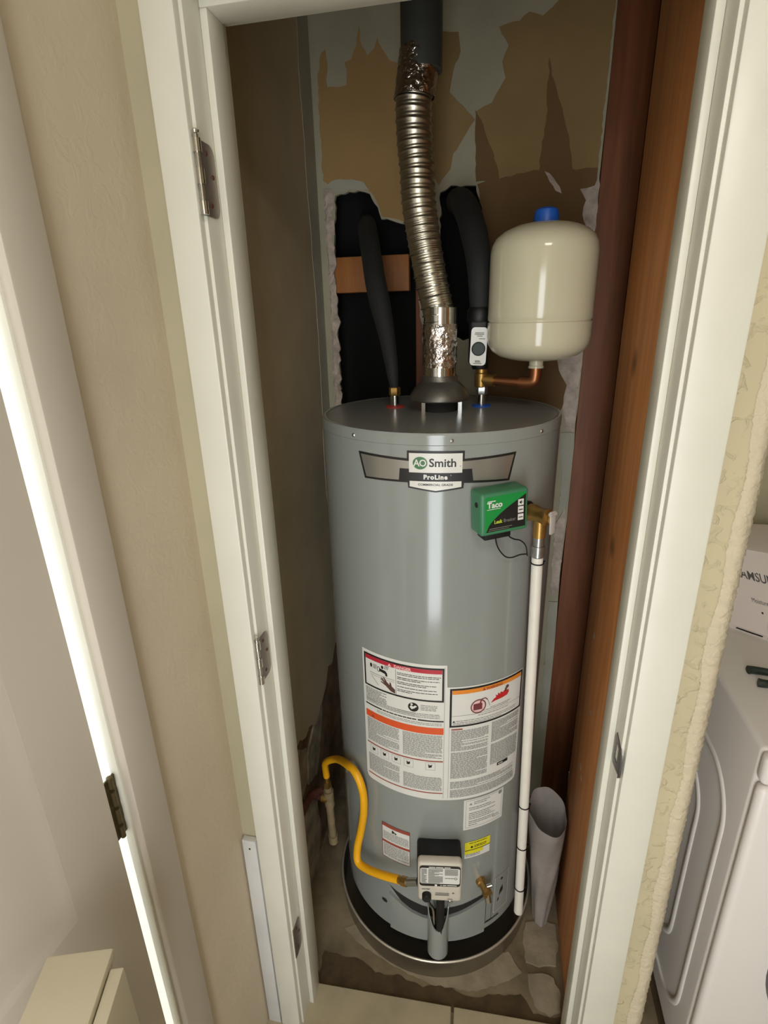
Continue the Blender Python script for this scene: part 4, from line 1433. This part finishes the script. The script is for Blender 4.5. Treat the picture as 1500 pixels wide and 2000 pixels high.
for tz in ([(28.5, .284, 1.262), (28.6, .283, 1.243), (30.5, .280, 1.222), (34, .277, 1.203), (37.5, .276, 1.197), (41, .279, 1.200), (44.0, .284, 1.200)],
           [(33.0, .284, 1.262), (34.5, .282, 1.247), (37.5, .279, 1.237), (41, .279, 1.230), (43.6, .281, 1.216), (44.4, .283, 1.195)]):
    pts = [(HX + r1 * sin(radians(th1)), HY - r1 * cos(radians(th1)), z1) for th1, r1, z1 in tz]
    bm = bmesh.new()
    tube(bm, spline(pts, 8), 0.0014, 8)
    finish('sensor_wire', bm, 'black', la)

# --- relief valve and its discharge pipe
rv = thing('relief_valve', 'brass relief valve with chrome lever beside the green alarm box', 'valve', (0.075, 0.27, 1.28))
RT = radians(47.0)
RM = Matrix.Translation((HX, HY, 1.281)) @ Matrix.Rotation(RT, 4, 'Z')
rad_m = RM @ Matrix.Translation((0, -R, 0)) @ Matrix.Rotation(pi / 2, 4, 'X')
bm = bmesh.new()
lathe(bm, [(0.019, -0.001), (0.020, 0.004), (0.016, 0.006)], (0, 0, 0), 32, mx=rad_m)
finish('gasket', bm, 'dark_metal', rv)
bm = bmesh.new()
lathe(bm, [(0.0135, 0.0), (0.0135, 0.008), (0.0165, 0.010), (0.0165, 0.024), (0.0150, 0.027), (0.0150, 0.046), (0.0165, 0.048), (0.0165, 0.054), (0.010, 0.056), (0.010, 0.062), (0.0, 0.062)], (0, 0, 0), 24, mx=rad_m)
p0 = RM @ Vector((0, -(R + 0.035), 0))
tube(bm, [p0, (0.0910, 0.2395, 1.262), (0.0912, 0.2397, 1.236)], 0.0128, 18)
finish('body', bm, 'brass', rv)
bm = bmesh.new()
box(bm, -0.007, 0.007, -(R + 0.066), -(R + 0.062), -0.030, 0.016, 0.0012, 2, RM @ Matrix.Rotation(radians(-4), 4, 'Y'))
tube(bm, [RM @ Vector((-0.008, -(R + 0.064), 0.010)), RM @ Vector((0.008, -(R + 0.064), 0.010))], 0.004, 12)
finish('lever', bm, 'lever', rv)
dp = thing('discharge_pipe', 'white plastic discharge pipe hanging down the right of the heater', 'pipe', tuple(PBOT))
bm = bmesh.new()
tube(bm, [PTOP + Vector((0, 0, -0.006)), PBOT], 0.0112, 24)
finish('tube', bm, 'pvc', dp)
bm = bmesh.new()
tube(bm, [(0.0912, 0.2397, 1.240), (0.0914, 0.2399, 1.216)], 0.0105, 20)
tube(bm, [(0.0914, 0.2399, 1.217), PTOP + Vector((0, 0, -0.004))], 0.0128, 20)
finish('adapter', bm, 'zinc', dp)
for z in (1.180, 0.541, 0.407, 0.262):
    c = pipe_at(z)
    bm = bmesh.new()
    tube(bm, [c + Vector((0.0121 * cos(a), 0.0121 * sin(a), 0)) for a in [2 * pi * k / 24 for k in range(24)]], 0.0014, 8, closed=True)
    box(bm, c.x + 0.010, c.x + 0.016, c.y + 0.002, c.y + 0.008, z - 0.002, z + 0.002)
    finish('cable_tie', bm, 'black', dp)
bm = bmesh.new()
tube(bm, [pipe_at(z) + Vector((-0.0125, 0.004, 0)) for z in (1.19, 1.0, 0.8, 0.6, 0.4, 0.262)], 0.0013, 6)
tag(finish('sensor_cord', bm, 'black'), 'thin black cord tied along the white discharge pipe', 'cord')

# --- drip pan
dpn = thing('drip_pan', 'round galvanised drip pan on the floor under the heater', 'drip pan', (HX, HY, -0.01))
bm = bmesh.new()
PR = 0.2835
lathe(bm, [(0.0, -0.0095), (0.2790, -0.0095), (0.2810, -0.008), (PR, 0.056), (PR - 0.0012, 0.056), (0.2780, -0.0065), (0.0, -0.0065)], (HX, HY, 0), 128, cap=False)
finish('tray', bm, 'pan', dpn, angle=50)
bm = bmesh.new()
tube(bm, [(HX + PR * cos(2 * pi * k / 128), HY + PR * sin(2 * pi * k / 128), 0.0580) for k in range(128)], 0.0034, 12, closed=True)
finish('rim', bm, 'pan_rim', dpn)

# --- yellow gas hose and the supply pipe
gh = thing('gas_hose', 'yellow flexible gas hose looping up to the gas valve', 'hose', (-0.443, 0.40, 0.33))
hp = spline([(-0.4430, 0.400, 0.372), (-0.4440, 0.398, 0.402), (-0.439, 0.388, 0.434), (-0.420, 0.372, 0.464), (-0.390, 0.345, 0.500), (-0.354, 0.290, 0.552), (-0.324, 0.244, 0.589), (-0.304, 0.222, 0.600),
             (-0.2860, 0.2065, 0.586), (-0.2770, 0.203, 0.546), (-0.2785, 0.204, 0.486), (-0.2905, 0.2125, 0.412), (-0.3010, 0.209, 0.356), (-0.2990, 0.199, 0.321), (-0.2740, 0.184, 0.320), (-0.229, 0.160, 0.341), (-0.180, 0.140, 0.363)], 10)
bm = bmesh.new()
tube(bm, hp, 0.0098, 18)
finish('tube', bm, 'hose', gh)
e1, e0 = hp[-1], hp[-2]
dr = (e1 - e0).normalized()
bm = bmesh.new()
tube(bm, [e1 - dr * 0.002, e1 + dr * 0.010], 0.0085, 16)
tube(bm, [e1 + dr * 0.009, e1 + dr * 0.026], 0.0112, 6)
finish('flare_nut', bm, 'brass', gh)
bm = bmesh.new()
tube(bm, [e1 + dr * 0.025, GM @ Vector((-0.049, -(R + 0.052), 0.392))], 0.0092, 14)
finish('inlet_fitting', bm, 'zinc', gh)
bm = bmesh.new()
tube(bm, [(-0.4430, 0.400, 0.374), (-0.4425, 0.400, 0.352)], 0.0085, 12)
tube(bm, [(-0.4428, 0.400, 0.354), (-0.4420, 0.400, 0.332)], 0.0115, 6)
finish('flare_nut', bm, 'brass', gh)
gp_ = thing('gas_supply_pipe', 'grimy gas pipe with capped drip leg by the left closet wall', 'pipe', (-0.44, 0.4, 0.1))
bm = bmesh.new()
tube(bm, [(-0.4420, 0.400, 0.334), (-0.4370, 0.400, 0.135)], 0.0118, 18)
tube(bm, [(-0.4412, 0.400, 0.318), (-0.4395, 0.400, 0.262)], 0.0150, 18)
finish('drip_leg', bm, 'gas_pipe', gp_)
bm = bmesh.new()
tube(bm, [(-0.4370, 0.400, 0.140), (-0.4362, 0.400, 0.112)], 0.0150, 14)
finish('end_cap', bm, 'gas_pipe', gp_)
bm = bmesh.new()
tube(bm, [(-0.441, 0.400, 0.290), (-0.462, 0.400, 0.290)], 0.0150, 16)
finish('tee_collar', bm, 'brass', gp_)
bm = bmesh.new()
tube(bm, [(-0.460, 0.400, 0.290), (-0.506, 0.400, 0.290)], 0.0110, 14)
finish('wall_nipple', bm, 'iron', gp_)
bm = bmesh.new()
tube(bm, spline([(-0.462, 0.392, 0.326), (-0.480, 0.36, 0.332), (-0.486, 0.32, 0.334), (-0.487, 0.25, 0.334), (-0.487, 0.17, 0.334)], 6), 0.011, 14)
finish('iron_branch', bm, 'iron', gp_)

# --- rolled plastic sheet standing in the right corner
t = bmesh.new()
n = 60
rows = []
for k in range(15):
    f = k / 14
    cx, cy = 0.191 - 0.006 * f, 0.362 + 0.022 * f
    rr_ = 0.020 + 0.033 * f ** 0.8
    ring = []
    for j in range(n + 1):
        a = radians(-200) + radians(395) * j / n
        r1 = rr_ * (1 - 0.10 * j / n) + 0.0016 * sin(a * 3 + f * 5) + 0.0012 * sin(a * 7 - f * 9)
        top = (-0.030 + 0.034 * sin(a - 0.5)) * (f ** 3)
        ring.append(t.verts.new((cx + r1 * cos(a), cy + r1 * sin(a), -0.009 + 0.425 * f + top)))
    rows.append(ring)
for a, b in zip(rows[:-1], rows[1:]):
    for j in range(n):
        t.faces.new((a[j], a[j + 1], b[j + 1], b[j]))
tag(finish('plastic_sheet_roll', t, 'plastic_sheet', angle=80), 'rolled grey plastic sheet standing between heater and timber post', 'plastic roll')

# ================================================================== HALL THINGS
# --- narrow cream stand in front of the left door
BMX = Matrix.Translation((-0.4335, -0.437, 0)) @ Matrix.Rotation(radians(18.0), 4, 'Z')
cs = thing('narrow_stand', 'narrow cream painted wooden stand in front of the left door', 'stand', (-0.42, -0.48, 0))
bm = bmesh.new()
box(bm, -0.036, 0.030, -0.21, -0.004, 0.0, 0.955, 0.003, 2, BMX)
finish('post', bm, 'cream', cs)
bm = bmesh.new()
box(bm, -0.040, 0.033, -0.215, 0.0, 0.955, 0.970, 0.003, 2, BMX)
finish('top', bm, 'cream', cs)
bm = bmesh.new()
box(bm, 0.034, 0.049, -0.20, -0.018, 0.70, 0.963, 0.002, 2, BMX)
finish('side_batten', bm, 'cream', cs)

# --- dryer
DX, DF, DZ = 0.462, 0.045, 0.950
dy = thing('dryer', 'white clothes dryer standing beyond the textured wall corner', 'dryer', (0.80, 0.4, 0))
bm = bmesh.new()
box(bm, DX, 1.147, DF + 0.012, 0.735, 0.03, DZ, 0.010, 4)
bd = finish('cabinet', bm, 'appliance', dy)
for a, b in ((DX + 0.06, DF + 0.08), (1.08, DF + 0.08), (DX + 0.06, 0.68), (1.08, 0.68)):
    bm = bmesh.new()
    lathe(bm, [(0.018, -0.001), (0.018, 0.035)], (a, b, 0), 16)
    finish('foot', bm, 'black', dy)
# side embossing: two nested rounded loops pressed into the sheet
for y0, y1, z0, z1, rad_ in ((0.115, 0.665, 0.10, 0.80, 0.10), (0.215, 0.565, 0.20, 0.70, 0.08)):
    L = rrect(y0, y1, z0, z1, rad_, 10)
    bm = bmesh.new()
    t = bmesh.new()
    tube(t, [(0, a, b) for a, b in L], 0.0085, 10, closed=True)
    bmesh.ops.scale(t, vec=(0.55, 1, 1), verts=t.verts)
    bmesh.ops.translate(t, vec=(DX + 0.0005, 0, 0), verts=t.verts)
    join(bm, t)
    finish('embossed_rib', bm, 'appliance', bd)
# front panel with rounded edges, seam under the top, dark door ring
bm = bmesh.new()
box(bm, DX - 0.001, 1.148, DF - 0.012, DF + 0.014, 0.05, 0.885, 0.012, 5)
fr = finish('front_panel', bm, 'appliance', dy)
bm = bmesh.new()
box(bm, DX - 0.001, 1.148, DF - 0.010, DF + 0.016, 0.889, DZ - 0.002, 0.010, 5)
finish('top_rail', bm, 'appliance', dy)
bm = bmesh.new()
fm = Matrix.Translation((0.80, DF - 0.011, 0.46)) @ Matrix.Rotation(pi / 2, 4, 'X')
lathe(bm, [(0.245, 0.0), (0.240, 0.020), (0.215, 0.030), (0.18, 0.024), (0.0, 0.022)], (0, 0, 0), 64, mx=fm)
finish('door', bm, 'console_grey', dy)
# console
bm = bmesh.new()
t = bmesh.new()
prof = [(0.455, DZ), (0.452, DZ + 0.012), (0.470, DZ + 0.030), (0.560, 1.050), (0.600, 1.098), (0.625, 1.105), (0.735, 1.105), (0.735, DZ)]
nx = 24
rows = []
for k in range(nx + 1):
    f = k / nx
    x = 0.548 + (1.06 - 0.548) * f
    bow = 0.11 * (4 * f * (1 - f)) ** 1.0
    rows.append([t.verts.new((x, y - (bow if y < 0.58 else bow * max(0, (0.735 - y) / 0.155) * 0.8), z)) for y, z in prof])
for a, b in zip(rows[:-1], rows[1:]):
    for i in range(len(prof)):
        j = (i + 1) % len(prof)
        t.faces.new((a[i], a[j], b[j], b[i]))
t.faces.new(rows[0])
t.faces.new(rows[-1][::-1])
join(bm, t)
co = finish('console', bm, 'appliance2', dy, angle=25)


def on_console(x, h):
    """point on the sloping console face: h = height above the dryer top"""
    f = min(max((x - 0.548) / (1.06 - 0.548), 0), 1)
    bow = 0.11 * 4 * f * (1 - f)
    z = DZ + h
    y = 0.470 + (0.560 - 0.470) * (z - DZ - 0.030) / (1.050 - DZ - 0.030) - bow
    return Vector((x, y - 0.0012, z))


def ctext(txt, x, h, size, m_, **k):
    t = text2d(txt, x, h, size, align='LEFT', **k)
    for v in t.verts:
        v.co = on_console(v.co.x, v.co.z)
    bm_ = bmesh.new()
    join(bm_, t)
    o_ = finish('lettering', bm_, m_, co)
    o_['kind'] = 'stuff'
    return o_


ctext('SAMSUNG', 0.5770, 0.0955, 0.0205, 'console_grey', xs=0.82, bold=0.00025)
ctext('MoistureSensor', 0.594, 0.0600, 0.0100, 'console_grey', xs=0.75)
bm = bmesh.new()
for x0, x1, h0, h1 in ((0.556, 0.5585, 0.040, 0.052), (0.606, 0.609, 0.045, 0.048)):
    t = fill2d([rect(x0, x1, h0, h1)])
    for v in t.verts:
        v.co = on_console(v.co.x, v.co.z)
    join(bm, t)
finish('pointer_mark', bm, 'slot', co)['kind'] = 'stuff'
bm = bmesh.new()
kc = on_console(0.635, 0.030)
lathe(bm, [(0.026, -0.004), (0.024, 0.006), (0.014, 0.008), (0.0, 0.008)], (0, 0, 0), 28, mx=Matrix.Translation(kc) @ Matrix.Rotation(radians(48), 4, 'X'))
finish('knob', bm, 'appliance2', co)
for k in range(4):
    x0 = 0.560 + k * 0.050
    bm = bmesh.new()
    t = fill2d([rect(x0, x0 + 0.042, 0.0045, 0.0080)])
    bmesh.ops.bisect_plane(t, geom=t.verts[:] + t.edges[:] + t.faces[:], plane_co=(x0 + 0.021, 0, 0), plane_no=(1, 0, 0))
    for v in t.verts:
        f = (v.co.x - 0.548) / (1.06 - 0.548)
        v.co = Vector((v.co.x, 0.4525 - 0.11 * 4 * f * (1 - f) - 0.0010, DZ + v.co.z))
    join(bm, t)
    finish('vent_slot', bm, 'slot', co)

# --- pliers on the dryer
pz = DZ + 0.0085
pr = thing('pliers', 'dark green gripped pliers lying on the white dryer top', 'pliers', (0.60, 0.25, DZ))
for pts in ([(0.520, 0.272, pz), (0.530, 0.273, pz), (0.555, 0.270, pz), (0.590, 0.262, pz), (0.625, 0.252, pz)],
            [(0.522, 0.232, pz), (0.532, 0.230, pz), (0.558, 0.231, pz), (0.592, 0.238, pz), (0.625, 0.248, pz)]):
    bm = bmesh.new()
    sp_ = spline(pts, 6)
    tube(bm, sp_, [0.0085 - 0.003 * i / len(sp_) for i in range(len(sp_))], 14)
    finish('handle', bm, 'grip', pr)
bm = bmesh.new()
lathe(bm, [(0.0, DZ + 0.001), (0.012, DZ + 0.001), (0.012, DZ + 0.013), (0.0, DZ + 0.013)], (0.634, 0.25, 0), 20)
slab(bm, [[(0.630, 0.242), (0.66, 0.244), (0.685, 0.249), (0.685, 0.2495), (0.640, 0.2495)], ], 0, 0.010, mx=Matrix(((1, 0, 0, 0), (0, 0, 1, 0), (0, 1, 0, DZ + 0.002), (0, 0, 0, 1))))
slab(bm, [[(0.630, 0.258), (0.66, 0.256), (0.685, 0.251), (0.685, 0.2505), (0.640, 0.2505)], ], 0, 0.010, mx=Matrix(((1, 0, 0, 0), (0, 0, 1, 0), (0, 1, 0, DZ + 0.002), (0, 0, 0, 1))))
finish('jaws', bm, 'zinc', pr)
